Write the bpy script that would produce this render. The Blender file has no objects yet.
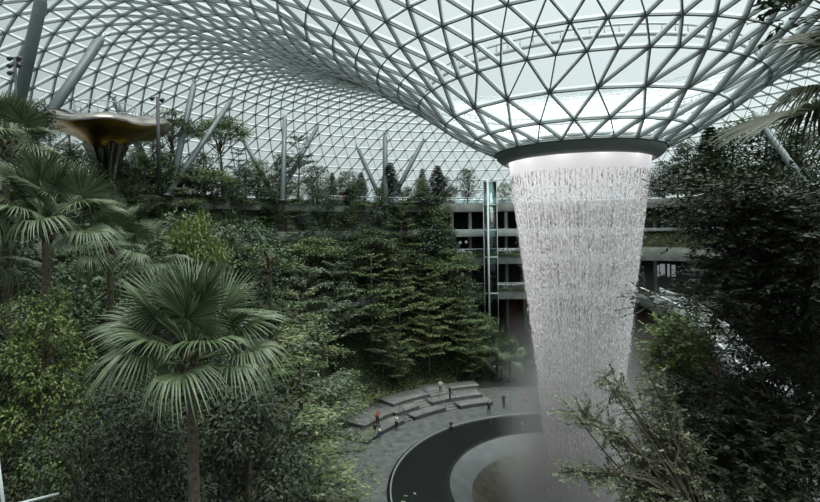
import bpy, bmesh, math, random
import numpy as np
from mathutils import Vector, Matrix, Quaternion

SC = bpy.context.scene
COL = SC.collection
PI = math.pi
R_ = np.random.RandomState(7)
random.seed(7)

# ------------------------------------------------------------------ camera
F = 500.0; CX, CY = 410.0, 230.0; H = 22.0
ROLL = math.radians(-0.8)
CAM = np.array([0.0, 0.0, H])
def ray(px, py):
    x = (px - CX) / F; z = (CY - py) / F
    c, s = math.cos(ROLL), math.sin(ROLL)
    return np.array([x * c - z * s, 1.0, x * s + z * c])
def P(px, py, d): return CAM + d * ray(px, py)
def G(px, py, z=0.0):
    r = ray(px, py); return CAM + r * ((z - H) / r[2])
def proj(p):
    d = np.asarray(p) - CAM
    x, z = d[0] / d[1], d[2] / d[1]
    c, s = math.cos(ROLL), math.sin(ROLL)
    return CX + F * (x * c + z * s), CY - F * (-x * s + z * c)
AX, AY = 14.3, 42.5                      # the axis of the waterfall
def at_r(px, r):
    """where the sight line of column px crosses, at its far end, the circle of radius r about the waterfall"""
    u = np.array([(px - CX) / F, 1.0]); u /= np.linalg.norm(u)
    b = u[0] * AX + u[1] * AY
    q = b * b - (AX * AX + AY * AY - r * r)
    t = b + math.sqrt(max(q, 0)); return u[0] * t, u[1] * t
def theta_of(px, r):
    x, y = at_r(px, r); return math.degrees(math.atan2(y - AY, x - AX))
def pol(r, deg, z=0.0):
    a = math.radians(deg); return (AX + r * math.cos(a), AY + r * math.sin(a), z)

# ------------------------------------------------------------------ materials
def node_mat(name):
    m = bpy.data.materials.new(name); m.use_nodes = True
    nt = m.node_tree; nt.nodes.clear()
    return m, nt, nt.nodes.new('ShaderNodeOutputMaterial')
def N(nt, t, **kw):
    n = nt.nodes.new(t)
    for k, v in kw.items():
        if k in n.inputs: n.inputs[k].default_value = v
        else: setattr(n, k, v)
    return n
def L(nt, a, b): nt.links.new(a, b)
def mat(name, col, rough=0.6, metal=0.0, noise=0.0, scale=3.0, bump=0.0, spec=0.5):
    m, nt, out = node_mat(name)
    b = N(nt, 'ShaderNodeBsdfPrincipled', Roughness=rough, Metallic=metal)
    b.inputs['Specular IOR Level'].default_value = spec
    b.inputs['Base Color'].default_value = (*col, 1)
    if noise or bump:
        tc = N(nt, 'ShaderNodeTexCoord'); nz = N(nt, 'ShaderNodeTexNoise', Scale=scale, Detail=6.0)
        L(nt, tc.outputs['Object'], nz.inputs['Vector'])
        if noise:
            rp = N(nt, 'ShaderNodeValToRGB')
            rp.color_ramp.elements[0].position = 0.3; rp.color_ramp.elements[1].position = 0.7
            rp.color_ramp.elements[0].color = (*[max(0, c * (1 - noise)) for c in col], 1)
            rp.color_ramp.elements[1].color = (*[min(1, c * (1 + noise)) for c in col], 1)
            L(nt, nz.outputs['Fac'], rp.inputs['Fac']); L(nt, rp.outputs['Color'], b.inputs['Base Color'])
        if bump:
            bp = N(nt, 'ShaderNodeBump', Strength=bump, Distance=0.1)
            L(nt, nz.outputs['Fac'], bp.inputs['Height']); L(nt, bp.outputs['Normal'], b.inputs['Normal'])
    L(nt, b.outputs[0], out.inputs[0])
    return m
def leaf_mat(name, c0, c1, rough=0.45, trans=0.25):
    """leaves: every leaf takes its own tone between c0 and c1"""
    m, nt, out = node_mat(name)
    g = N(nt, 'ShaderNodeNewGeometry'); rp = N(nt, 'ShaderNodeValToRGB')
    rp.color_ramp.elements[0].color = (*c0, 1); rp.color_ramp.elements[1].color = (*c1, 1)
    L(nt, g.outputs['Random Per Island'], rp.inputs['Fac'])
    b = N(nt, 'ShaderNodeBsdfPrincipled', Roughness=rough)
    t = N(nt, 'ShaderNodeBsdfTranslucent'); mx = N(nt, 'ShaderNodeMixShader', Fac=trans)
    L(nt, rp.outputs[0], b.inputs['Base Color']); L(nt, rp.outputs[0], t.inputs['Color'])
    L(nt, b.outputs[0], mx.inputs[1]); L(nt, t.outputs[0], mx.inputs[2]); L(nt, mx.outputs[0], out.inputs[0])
    return m

M = {}
M['steel'] = mat('painted_grey_green_steel', (0.40, 0.445, 0.445), 0.4, 0.0)
M['bar_shade'] = mat('painted_underside_shade', (0.13, 0.155, 0.155), 0.5)  # dark tone stands for the shade under the roof bars
M['column'] = mat('column_grey_paint', (0.095, 0.122, 0.124), 0.4, noise=0.12, scale=1.5)
M['rim'] = mat('dark_oculus_metal', (0.16, 0.185, 0.185), 0.45)
M['concrete'] = mat('weathered_concrete', (0.115, 0.125, 0.112), 0.85, noise=0.35, scale=0.8, bump=0.4)
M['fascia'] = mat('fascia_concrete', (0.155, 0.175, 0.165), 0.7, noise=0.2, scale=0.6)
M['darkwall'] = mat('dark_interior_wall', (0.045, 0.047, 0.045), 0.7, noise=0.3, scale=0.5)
M['redwall'] = mat('red_brown_wall', (0.07, 0.034, 0.026), 0.7, noise=0.3, scale=1.0)
M['stone'] = mat('wet_dark_stone', (0.098, 0.104, 0.099), 0.42, noise=0.4, scale=1.3, bump=0.2)
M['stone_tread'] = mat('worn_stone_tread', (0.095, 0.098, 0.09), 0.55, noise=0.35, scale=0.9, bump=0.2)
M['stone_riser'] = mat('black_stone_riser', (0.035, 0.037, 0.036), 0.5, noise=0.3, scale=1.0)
M['black_granite'] = mat('polished_black_granite', (0.012, 0.014, 0.014), 0.16, noise=0.3, scale=4.0)
M['pale_edge'] = mat('pale_polished_stone_edge', (0.20, 0.22, 0.215), 0.35, noise=0.15, scale=5)
M['soil'] = mat('dark_soil', (0.018, 0.02, 0.012), 0.95, noise=0.5, scale=1.2, bump=0.5)
M['bark'] = mat('grey_brown_bark', (0.075, 0.062, 0.045), 0.9, noise=0.45, scale=5, bump=0.5)
M['palm_bark'] = mat('ringed_palm_bark', (0.085, 0.072, 0.055), 0.9, noise=0.45, scale=9, bump=0.6)
M['dark_metal'] = mat('dark_grey_metal', (0.03, 0.034, 0.034), 0.5)
M['white_metal'] = mat('white_painted_metal', (0.52, 0.56, 0.56), 0.35)
M['white_plaster'] = mat('pale_grey_plaster', (0.34, 0.37, 0.37), 0.6, noise=0.12, scale=0.8)
M['skin'] = mat('skin', (0.36, 0.20, 0.13), 0.55)
M['gold'] = mat('bronze_mirror_metal', (0.36, 0.19, 0.055), 0.18, 0.95, noise=0.55, scale=0.35)
M['chrome'] = mat('dark_mirror_metal', (0.15, 0.145, 0.125), 0.14, 0.95, noise=0.5, scale=0.5)
M['canopy_leaf'] = leaf_mat('leaf_dark_green', (0.022, 0.042, 0.015), (0.070, 0.105, 0.042))
M['leaf_mid'] = leaf_mat('leaf_mid_green', (0.052, 0.088, 0.030), (0.165, 0.220, 0.090))
M['leaf_olive'] = leaf_mat('leaf_olive', (0.085, 0.118, 0.042), (0.225, 0.260, 0.115))
M['leaf_grey'] = leaf_mat('leaf_grey_green', (0.060, 0.088, 0.050), (0.160, 0.200, 0.130))
M['leaf_yellow'] = leaf_mat('leaf_yellow_green', (0.060, 0.100, 0.024), (0.200, 0.250, 0.075), trans=0.35)
M['leaf_conifer'] = leaf_mat('leaf_blue_green', (0.022, 0.044, 0.024), (0.065, 0.105, 0.062))
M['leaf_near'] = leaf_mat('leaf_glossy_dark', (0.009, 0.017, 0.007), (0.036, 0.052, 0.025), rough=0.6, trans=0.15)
M['leaf_spray'] = leaf_mat('leaf_pale_olive', (0.065, 0.088, 0.045), (0.190, 0.205, 0.125), trans=0.2)
M['grass'] = leaf_mat('grass_green', (0.045, 0.085, 0.022), (0.130, 0.170, 0.060))
M['frond'] = leaf_mat('fan_frond_green', (0.030, 0.058, 0.022), (0.140, 0.172, 0.092), rough=0.38, trans=0.12)
M['frond_dark'] = leaf_mat('fan_frond_dark', (0.024, 0.036, 0.014), (0.070, 0.074, 0.036), rough=0.4, trans=0.2)
M['petiole'] = mat('frond_stalk', (0.11, 0.15, 0.06), 0.5)

def glass_mat():
    m, nt, out = node_mat('roof_glass')
    tr = N(nt, 'ShaderNodeBsdfTransparent'); tr.inputs[0].default_value = (0.91, 0.965, 0.965, 1)
    tl = N(nt, 'ShaderNodeBsdfTranslucent'); tl.inputs[0].default_value = (0.88, 0.95, 0.95, 1)
    mx = N(nt, 'ShaderNodeMixShader', Fac=0.04)
    gl = N(nt, 'ShaderNodeBsdfGlossy', Roughness=0.05); gl.inputs[0].default_value = (0.8, 0.85, 0.85, 1)
    fr = N(nt, 'ShaderNodeFresnel', IOR=1.25); m2 = N(nt, 'ShaderNodeMixShader')
    L(nt, tr.outputs[0], mx.inputs[1]); L(nt, tl.outputs[0], mx.inputs[2])
    L(nt, fr.outputs[0], m2.inputs[0]); L(nt, mx.outputs[0], m2.inputs[1]); L(nt, gl.outputs[0], m2.inputs[2])
    L(nt, m2.outputs[0], out.inputs[0]); return m
M['roof_glass'] = glass_mat()
def clear_glass(name, tint=(0.8, 0.9, 0.9)):
    m, nt, out = node_mat(name)
    tr = N(nt, 'ShaderNodeBsdfTransparent'); tr.inputs[0].default_value = (*tint, 1)
    gl = N(nt, 'ShaderNodeBsdfGlossy', Roughness=0.04)
    fr = N(nt, 'ShaderNodeFresnel', IOR=1.45); mx = N(nt, 'ShaderNodeMixShader')
    L(nt, fr.outputs[0], mx.inputs[0]); L(nt, tr.outputs[0], mx.inputs[1]); L(nt, gl.outputs[0], mx.inputs[2])
    L(nt, mx.outputs[0], out.inputs[0]); return m
M['glass'] = clear_glass('clear_glass')
def emit_mat(name, col, s):
    m, nt, out = node_mat(name)
    e = N(nt, 'ShaderNodeEmission', Strength=s); e.inputs[0].default_value = (*col, 1)
    L(nt, e.outputs[0], out.inputs[0]); return m
M['lit'] = emit_mat('lit_panel', (0.9, 0.93, 1.0), 0.20)

def water_curtain_mat():
    """falling water: a solid white sheet at the lip that breaks up into streaks and gaps further down"""
    m, nt, out = node_mat('falling_water')
    tc = N(nt, 'ShaderNodeTexCoord'); sp = N(nt, 'ShaderNodeSeparateXYZ'); L(nt, tc.outputs['Object'], sp.inputs[0])
    mp = N(nt, 'ShaderNodeMapping'); mp.inputs['Scale'].default_value = (3.2, 3.2, 0.16)
    L(nt, tc.outputs['Object'], mp.inputs[0])
    nz = N(nt, 'ShaderNodeTexNoise', Scale=1.0, Detail=5.0, Roughness=0.65); L(nt, mp.outputs[0], nz.inputs['Vector'])
    mp2 = N(nt, 'ShaderNodeMapping'); mp2.inputs['Scale'].default_value = (7, 7, 3.5)
    L(nt, tc.outputs['Object'], mp2.inputs[0])
    nz2 = N(nt, 'ShaderNodeTexNoise', Scale=1.0, Detail=4.0, Roughness=0.7); L(nt, mp2.outputs[0], nz2.inputs['Vector'])
    ad = N(nt, 'ShaderNodeMath', operation='ADD'); L(nt, nz.outputs['Fac'], ad.inputs[0]); L(nt, nz2.outputs['Fac'], ad.inputs[1])
    r1 = N(nt, 'ShaderNodeMapRange'); L(nt, ad.outputs[0], r1.inputs['Value'])
    for k, v in zip(('From Min', 'From Max', 'To Min', 'To Max'), (0.84, 1.25, 0.06, 0.62)): r1.inputs[k].default_value = v
    r2 = N(nt, 'ShaderNodeMapRange'); L(nt, sp.outputs['Z'], r2.inputs['Value'])
    for k, v in zip(('From Min', 'From Max', 'To Min', 'To Max'), (24.6, 26.3, 0.0, 1.0)): r2.inputs[k].default_value = v
    mxx = N(nt, 'ShaderNodeMath', operation='MAXIMUM'); L(nt, r1.outputs[0], mxx.inputs[0]); L(nt, r2.outputs[0], mxx.inputs[1])
    r3 = N(nt, 'ShaderNodeMapRange'); L(nt, sp.outputs['Z'], r3.inputs['Value'])
    for k, v in zip(('From Min', 'From Max', 'To Min', 'To Max'), (0.0, 19.0, 0.30, 1.0)): r3.inputs[k].default_value = v
    mxy = N(nt, 'ShaderNodeMath', operation='MULTIPLY'); L(nt, mxx.outputs[0], mxy.inputs[0]); L(nt, r3.outputs[0], mxy.inputs[1]); mxx = mxy
    tr = N(nt, 'ShaderNodeBsdfTransparent')
    df = N(nt, 'ShaderNodeBsdfDiffuse'); df.inputs[0].default_value = (0.93, 0.92, 0.93, 1)
    tl = N(nt, 'ShaderNodeBsdfTranslucent'); tl.inputs[0].default_value = (0.95, 0.93, 0.95, 1)
    m1 = N(nt, 'ShaderNodeMixShader', Fac=0.5); L(nt, df.outputs[0], m1.inputs[1]); L(nt, tl.outputs[0], m1.inputs[2])
    m2 = N(nt, 'ShaderNodeMixShader'); L(nt, mxx.outputs[0], m2.inputs[0]); L(nt, tr.outputs[0], m2.inputs[1]); L(nt, m1.outputs[0], m2.inputs[2])
    L(nt, m2.outputs[0], out.inputs[0]); return m
M['water'] = water_curtain_mat()
def drop_mat():
    m, nt, out = node_mat('water_drops')
    df = N(nt, 'ShaderNodeBsdfDiffuse'); df.inputs[0].default_value = (0.95, 0.94, 0.95, 1)
    tl = N(nt, 'ShaderNodeBsdfTranslucent'); tl.inputs[0].default_value = (0.95, 0.94, 0.95, 1)
    m1 = N(nt, 'ShaderNodeMixShader', Fac=0.5); L(nt, df.outputs[0], m1.inputs[1]); L(nt, tl.outputs[0], m1.inputs[2])
    L(nt, m1.outputs[0], out.inputs[0]); return m
M['drops'] = drop_mat()

# ------------------------------------------------------------------ mesh helpers
def np_mesh(name, verts, faces, m=None, smooth=False):
    """verts (n,3); faces: list of (k,size) int arrays"""
    me = bpy.data.meshes.new(name)
    verts = np.asarray(verts, dtype=np.float32).reshape(-1, 3)
    if not isinstance(faces, list): faces = [faces]
    faces = [np.asarray(f, dtype=np.int32) for f in faces if len(f)]
    loops = np.concatenate([f.ravel() for f in faces])
    tot = np.concatenate([np.full(len(f), f.shape[1], dtype=np.int32) for f in faces])
    start = np.concatenate([[0], np.cumsum(tot)[:-1]]).astype(np.int32)
    me.vertices.add(len(verts)); me.vertices.foreach_set('co', verts.ravel())
    me.loops.add(len(loops)); me.loops.foreach_set('vertex_index', loops)
    me.polygons.add(len(tot)); me.polygons.foreach_set('loop_start', start); me.polygons.foreach_set('loop_total', tot)
    me.update(calc_edges=True)
    if smooth: me.polygons.foreach_set('use_smooth', np.ones(len(tot), dtype=bool))
    if m: me.materials.append(m)
    return me
def link(name, data, parent=None, loc=None):
    o = bpy.data.objects.new(name, data); COL.objects.link(o)
    if parent is not None: o.parent = parent
    if loc is not None: o.location = loc
    return o
def tag(o, label=None, cat=None, group=None, kind=None):
    if label: o['label'] = label
    if cat: o['category'] = cat
    if group: o['group'] = group
    if kind: o['kind'] = kind
    return o
def empty(name, loc, label, cat, group=None, rz=0.0):
    o = bpy.data.objects.new(name, None); COL.objects.link(o)
    o.location = tuple(float(v) for v in loc); o.rotation_euler = (0, 0, rz); o.empty_display_size = 0.3
    return tag(o, label, cat, group)

class MB:
    """collects simple solids, then builds them as one mesh"""
    def __init__(s): s.v = []; s.f = {3: [], 4: []}; s.n = 0
    def add(s, v, f):
        v = np.asarray(v, dtype=float); s.v.append(v)
        for q in f: s.f[len(q)].append([i + s.n for i in q])
        s.n += len(v)
    def box(s, c, sx, sy, sz, rz=0.0):
        c = np.asarray(c, dtype=float); q = []
        for dx, dy, dz in ((-1,-1,-1),(1,-1,-1),(1,1,-1),(-1,1,-1),(-1,-1,1),(1,-1,1),(1,1,1),(-1,1,1)):
            x, y = dx * sx / 2, dy * sy / 2
            q.append(c + (x * math.cos(rz) - y * math.sin(rz), x * math.sin(rz) + y * math.cos(rz), dz * sz / 2))
        s.add(q, [(0,3,2,1),(4,5,6,7),(0,1,5,4),(1,2,6,5),(2,3,7,6),(3,0,4,7)])
    def tube(s, pts, rad, sides=8, cap=True):
        pts = [np.asarray(p, dtype=float) for p in pts]; n = len(pts)
        if np.isscalar(rad): rad = [rad] * n
        ref = None; vs = []
        for i, p in enumerate(pts):
            t = pts[min(i + 1, n - 1)] - pts[max(i - 1, 0)]; t = t / (np.linalg.norm(t) + 1e-9)
            if ref is None: ref = np.array([1.0, 0, 0]) if abs(t[2]) > 0.8 else np.array([0, 0, 1.0])
            a = np.cross(t, ref); a /= np.linalg.norm(a) + 1e-9; b = np.cross(t, a); ref = np.cross(a, t)
            for k in range(sides):
                q = 2 * PI * k / sides; vs.append(p + rad[i] * (math.cos(q) * a + math.sin(q) * b))
        fs = []
        for i in range(n - 1):
            for k in range(sides):
                k2 = (k + 1) % sides
                fs.append((i*sides+k, i*sides+k2, (i+1)*sides+k2, (i+1)*sides+k))
        if cap:
            for i, ring in ((0, 0), (n - 1, (n - 1) * sides)):
                vs.append(pts[i]); c = len(vs) - 1
                for k in range(sides):
                    k2 = (k + 1) % sides
                    fs.append((c, ring + k2, ring + k) if i == 0 else (c, ring + k, ring + k2))
        s.add(vs, fs)
    def lathe(s, prof, segs=64, cx=0.0, cy=0.0, a0=0.0, a1=360.0, wob=None):
        full = abs(a1 - a0) >= 359.9; n = segs if full else segs + 1; vs = []
        for i in range(n):
            a = math.radians(a0 + (a1 - a0) * i / segs)
            for j, (r, z) in enumerate(prof):
                if wob: r, z = wob(r, z, a)
                vs.append((cx + r * math.cos(a), cy + r * math.sin(a), z))
        k = len(prof); fs = []
        for i in range(segs):
            i2 = (i + 1) % n
            for j in range(k - 1): fs.append((i*k+j, i2*k+j, i2*k+j+1, i*k+j+1))
        s.add(vs, fs)
    def arc(s, r0, r1, z0, z1, a0, a1, segs=48):
        """closed ring-sector solid about the waterfall's axis"""
        prof = [(r0, z0), (r1, z0), (r1, z1), (r0, z1), (r0, z0)]
        n0 = s.n; s.lathe(prof, segs, AX, AY, a0, a1)
        if abs(a1 - a0) < 359.9:
            e = n0 + segs * 5
            s.f[4].append([n0, n0+1, n0+2, n0+3]); s.f[4].append([e+3, e+2, e+1, e])
    def mesh(s, name, m, smooth=False):
        fs = [np.array(s.f[k]) for k in (3, 4) if s.f[k]]
        return np_mesh(name, np.concatenate(s.v), fs, m, smooth)
    def build(s, name, m, parent=None, smooth=False):
        return link(name, s.mesh(name, m, smooth), parent)

def unit(v): return v / (np.linalg.norm(v, axis=-1, keepdims=True) + 1e-9)
def leaf_arrays(p, d, n, ln, wd, fold=0.12):
    """one folded four-point leaf for every row of p"""
    p = np.asarray(p, float); d = unit(np.asarray(d, float)); n = np.asarray(n, float)
    s = unit(np.cross(d, n)); n = unit(np.cross(s, d))
    ln = np.broadcast_to(np.asarray(ln, float), (len(p),))[:, None]; wd = np.broadcast_to(np.asarray(wd, float), (len(p),))[:, None]
    mid = p + d * ln * 0.42
    v = np.stack([p, mid + s * wd / 2 + n * wd * fold, p + d * ln - n * ln * 0.06, mid - s * wd / 2 + n * wd * fold], 1)
    i = np.arange(len(p))[:, None] * 4
    f = np.concatenate([np.hstack([i, i + 1, i + 2]), np.hstack([i, i + 2, i + 3])])
    return v.reshape(-1, 3), f
def leaf_mesh(name, p, d, n, ln, wd, m, fold=0.12):
    v, f = leaf_arrays(p, d, n, ln, wd, fold); return np_mesh(name, v, f, m)

# ------------------------------------------------------------------ the glass roof
PROF = [(6.82, 28.7), (8.75, 29.65), (11.07, 31.05), (13.3, 32.7), (15.05, 33.85), (16.75, 34.8), (18.5, 35.8), (20.3, 36.9), (22.4, 38.0),
        (24.4, 38.95), (26.5, 39.8), (28.6, 40.6), (30.7, 41.3), (32.8, 41.9), (34.9, 42.4), (37.0, 42.7), (39.1, 42.8), (41.2, 42.7), (43.3, 42.3),
        (45.3, 41.7), (47.3, 40.9), (49.2, 39.8), (51.0, 38.5), (52.7, 37.0), (54.3, 35.4), (55.8, 33.7), (57.2, 31.9), (58.5, 30.0), (59.7, 28.0),
        (60.8, 26.0), (61.8, 23.9), (62.6, 21.8)]
def roof_z(r):
    return float(np.interp(r, [a for a, b in PROF], [b for a, b in PROF]))
def roof_hit(px, py):
    d = ray(px, py); best = None
    for t in np.arange(8, 140, 0.1):
        q = CAM + t * d; r = math.hypot(q[0] - AX, q[1] - AY)
        if r > 62.5: return q
        if r > 7.0 and q[2] >= roof_z(r) - 0.25: return q
    return q
def build_roof():
    rings, verts, normals = [], [], []
    for j, (r, z) in enumerate(PROF):
        n = 24 if r < 12 else 48 if r < 23.5 else 72 if r < 36 else 144
        off = 0.5 * (j % 2)
        a = (np.arange(n) + off) * 2 * PI / n + 0.05
        j0, j1 = max(j - 1, 0), min(j + 1, len(PROF) - 1)
        dr, dz = PROF[j1][0] - PROF[j0][0], PROF[j1][1] - PROF[j0][1]
        l = math.hypot(dr, dz); nr, nz = dz / l, -dr / l                # inward and down
        rings.append((len(verts), n, a))
        for q in a:
            verts.append((AX + r * math.cos(q), AY + r * math.sin(q), z)); normals.append((nr * math.cos(q), nr * math.sin(q), nz))
    V = np.array(verts); NN = np.array(normals); tris = []
    for (s0, n0, a0), (s1, n1, a1) in zip(rings, rings[1:]):
        i = k = 0                                                       # zip the two rings together
        while i < n0 or k < n1:
            aa = a0[i % n0] + 2 * PI * (i // n0); ab = a1[k % n1] + 2 * PI * (k // n1)
            na = a0[(i + 1) % n0] + 2 * PI * ((i + 1) // n0); nb = a1[(k + 1) % n1] + 2 * PI * ((k + 1) // n1)
            if k >= n1 or (i < n0 and na <= nb):
                tris.append((s0 + i % n0, s0 + (i + 1) % n0, s1 + k % n1)); i += 1
            else:
                tris.append((s0 + i % n0, s1 + (k + 1) % n1, s1 + k % n1)); k += 1
    T = np.array(tris)
    E = np.unique(np.sort(np.concatenate([T[:, [0, 1]], T[:, [1, 2]], T[:, [2, 0]]]), axis=1), axis=0)
    a, b = V[E[:, 0]], V[E[:, 1]]; n = unit(NN[E[:, 0]] + NN[E[:, 1]]); t = unit(b - a); s = unit(np.cross(t, n))
    rm = np.hypot((a[:, 0] + b[:, 0]) / 2 - AX, (a[:, 1] + b[:, 1]) / 2 - AY)[:, None]
    w, dp = np.where(rm > 24, 0.020, 0.028), np.where(rm > 24, 0.36, 0.36)
    def bars(za, zb, hw):
        o0, o1 = n * za, n * zb
        vs = np.stack([a + s*hw + o0, a - s*hw + o0, a - s*hw + o1, a + s*hw + o1, b + s*hw + o0, b - s*hw + o0, b - s*hw + o1, b + s*hw + o1], 1).reshape(-1, 3)
        i = np.arange(len(E))[:, None] * 8
        return vs, np.concatenate([np.hstack([i + q for q in face]) for face in ((0,1,5,4), (1,2,6,5), (2,3,7,6), (3,0,4,7))])
    vs, fs = bars(-0.03, dp - 0.05, w); v2, f2 = bars(dp - 0.05, dp + 0.05, w * 1.5)   # web, and a dark strip that paints in the shaded underside
    root = bpy.data.objects.new('ceiling', None); COL.objects.link(root); root.location = (AX, AY, 28)
    tag(root, 'triangulated glass and steel dome roof that funnels down to the waterfall', None, None, 'structure')
    inv = np.array([AX, AY, 28])
    g = link('glazing', np_mesh('glazing', V - inv, T, M['roof_glass']), root); g['kind'] = 'structure'
    st = link('steel_lattice', np_mesh('steel_lattice', vs - inv, fs, M['steel']), root); st['kind'] = 'structure'
    st = link('underside_shade_strip', np_mesh('underside_shade_strip', v2 - inv, f2, M['bar_shade']), root); st['kind'] = 'structure'
    mb = MB()                                                           # service walkway ring that runs round the outside of the funnel
    mb.lathe([(12.75, 33.35 - 28), (12.75, 33.6 - 28), (12.9, 33.6 - 28), (12.9, 33.35 - 28), (12.75, 33.35 - 28)], 96)
    mb.lathe([(12.78, 34.0 - 28), (12.78, 34.12 - 28), (12.88, 34.12 - 28), (12.88, 34.0 - 28), (12.78, 34.0 - 28)], 96)
    for k in range(96):
        q = 2 * PI * k / 96; mb.box((12.83 * math.cos(q), 12.83 * math.sin(q), 33.8 - 28), 0.06, 0.06, 0.5, q)
    s_ = mb.build('service_ring', M['steel'], root); s_['kind'] = 'structure'
build_roof()

# the dark ring at the lip and the water
mb = MB()
prof = [(6.7, 28.9), (6.82, 28.8), (6.86, 28.6), (6.82, 28.25), (6.7, 27.95), (6.4, 27.68), (6.05, 27.52), (5.9, 27.52), (5.9, 28.1), (6.3, 28.8), (6.7, 28.9)]
mb.lathe([(r, z - 27.5) for r, z in prof], 96)
rim = mb.build('oculus_rim', M['rim'], None, True); rim.location = (AX, AY, 27.5)
for k in range(12):                                             # the lamps inside the ring that light the water
    a = 2 * PI * k / 12; c = (5.3 * math.cos(a), 5.3 * math.sin(a), 0.75)
    mb2 = MB(); mb2.lathe([(0.001, 0.2), (0.12, 0.2), (0.14, 0.0), (0.10, 0.0), (0.001, 0.04)], 12); o = mb2.build('lamp_housing', M['dark_metal'], rim, True); o.location = c
    mb2 = MB(); mb2.tube([(c[0], c[1], 0.9), (6.0 * math.cos(a), 6.0 * math.sin(a), 0.9)], 0.04, 6); mb2.build('lamp_arm', M['dark_metal'], rim)
    ld = bpy.data.lights.new('ring_lamp', 'POINT'); ld.energy = 34; ld.color = (1.0, 0.93, 0.95); ld.shadow_soft_size = 0.12
    lo = bpy.data.objects.new('ring_lamp', ld); COL.objects.link(lo); lo.parent = rim; lo.location = (c[0] * .96, c[1] * .96, c[2] - 0.2)
tag(rim, 'dark grey steel ring at the foot of the glass funnel, with water pouring from it', 'ring')

FALL = np.polyfit([-6, 0.8, 7.6, 12, 16.1, 20.3, 24.5, 27.9], [2.6, 2.85, 3.3, 3.75, 4.25, 4.8, 5.35, 5.76], 3)
def fall_r(z): return float(np.polyval(FALL, z))
fall = empty('waterfall', (AX, AY, 0), 'tall white curtain of water falling from the dark roof ring into the round pool', 'waterfall')
mb = MB()
mb.lathe([(fall_r(z) - 0.03, z) for z in np.linspace(27.9, -6, 40)], 128)
mb.build('water_sheet', M['water'], fall, True)
def drops(n, zmax, spread, lmin, lmax, wmin, wmax, seed, zpow=1.0):
    r = np.random.RandomState(seed)
    z = -4 + (zmax + 4) * r.rand(n) ** zpow; a = r.rand(n) * 2 * PI
    # drops gather in strands
    a = a + 0.012 * np.sin(a * 90)
    rr = np.polyval(FALL, z)
    rr = rr * (1 + r.randn(n) * spread * np.clip((28 - z) / 20, 0.05, 1.3))
    p = np.stack([rr * np.cos(a), rr * np.sin(a), z], 1)
    ln = lmin + (lmax - lmin) * r.rand(n) ** 2; wd = wmin + (wmax - wmin) * r.rand(n)
    ring = []
    for k in range(3):
        q = a + 2 * PI * k / 3; ring.append(p + np.stack([np.cos(q) * wd, np.sin(q) * wd, -ln * 0.7], 1))
    v = np.stack([p] + ring + [p - np.stack([0 * ln, 0 * ln, ln], 1)], 1).reshape(-1, 3)
    i = np.arange(n)[:, None] * 5
    f = np.concatenate([np.hstack([i + q for q in t]) for t in ((0,1,2),(0,2,3),(0,3,1),(4,2,1),(4,3,2),(4,1,3))])
    return v, f
v, f = drops(33000, 26.6, 0.020, 0.08, 0.50, 0.014, 0.044, 3, 0.62)
link('falling_drops', np_mesh('falling_drops', v, f, M['drops']), fall)['kind'] = 'stuff'
v, f = drops(20000, 22, 0.080, 0.05, 0.25, 0.008, 0.018, 5, 0.9)
link('spray', np_mesh('spray', v, f, M['drops']), fall)['kind'] = 'stuff'

def mist_mat():
    m, nt, out = node_mat('water_mist'); tc = N(nt, 'ShaderNodeTexCoord'); sp = N(nt, 'ShaderNodeSeparateXYZ'); L(nt, tc.outputs['Object'], sp.inputs[0])
    r = N(nt, 'ShaderNodeMapRange'); L(nt, sp.outputs['Z'], r.inputs['Value'])
    for k, v in zip(('From Min', 'From Max', 'To Min', 'To Max'), (0, 15, 0.32, 0.0)): r.inputs[k].default_value = v
    cb = N(nt, 'ShaderNodeCombineXYZ'); L(nt, sp.outputs['X'], cb.inputs[0]); L(nt, sp.outputs['Y'], cb.inputs[1])
    ln = N(nt, 'ShaderNodeVectorMath', operation='LENGTH'); L(nt, cb.outputs[0], ln.inputs[0])
    r2 = N(nt, 'ShaderNodeMapRange', interpolation_type='SMOOTHSTEP'); L(nt, ln.outputs['Value'], r2.inputs['Value'])
    for k, v in zip(('From Min', 'From Max', 'To Min', 'To Max'), (2.0, 7.8, 1.0, 0.0)): r2.inputs[k].default_value = v
    mu = N(nt, 'ShaderNodeMath', operation='MULTIPLY'); L(nt, r.outputs[0], mu.inputs[0]); L(nt, r2.outputs[0], mu.inputs[1])
    sc = N(nt, 'ShaderNodeVolumeScatter', Anisotropy=0.2); L(nt, mu.outputs[0], sc.inputs['Density']); sc.inputs['Color'].default_value = (0.90, 0.97, 0.98, 1)
    L(nt, sc.outputs[0], out.inputs['Volume']); return m
mb = MB(); mb.lathe([(0.01, -5), (5.0, -4.5), (7.9, -1.4), (8.2, 0.5), (8.0, 4), (7.6, 9), (7.2, 14), (0.01, 15.2)], 48)
mist = mb.build('mist', mist_mat(), None, True); mist.location = (AX, AY, 0); tag(mist, 'thin white mist of spray round the foot of the falling water', None, None, 'stuff')

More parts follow.
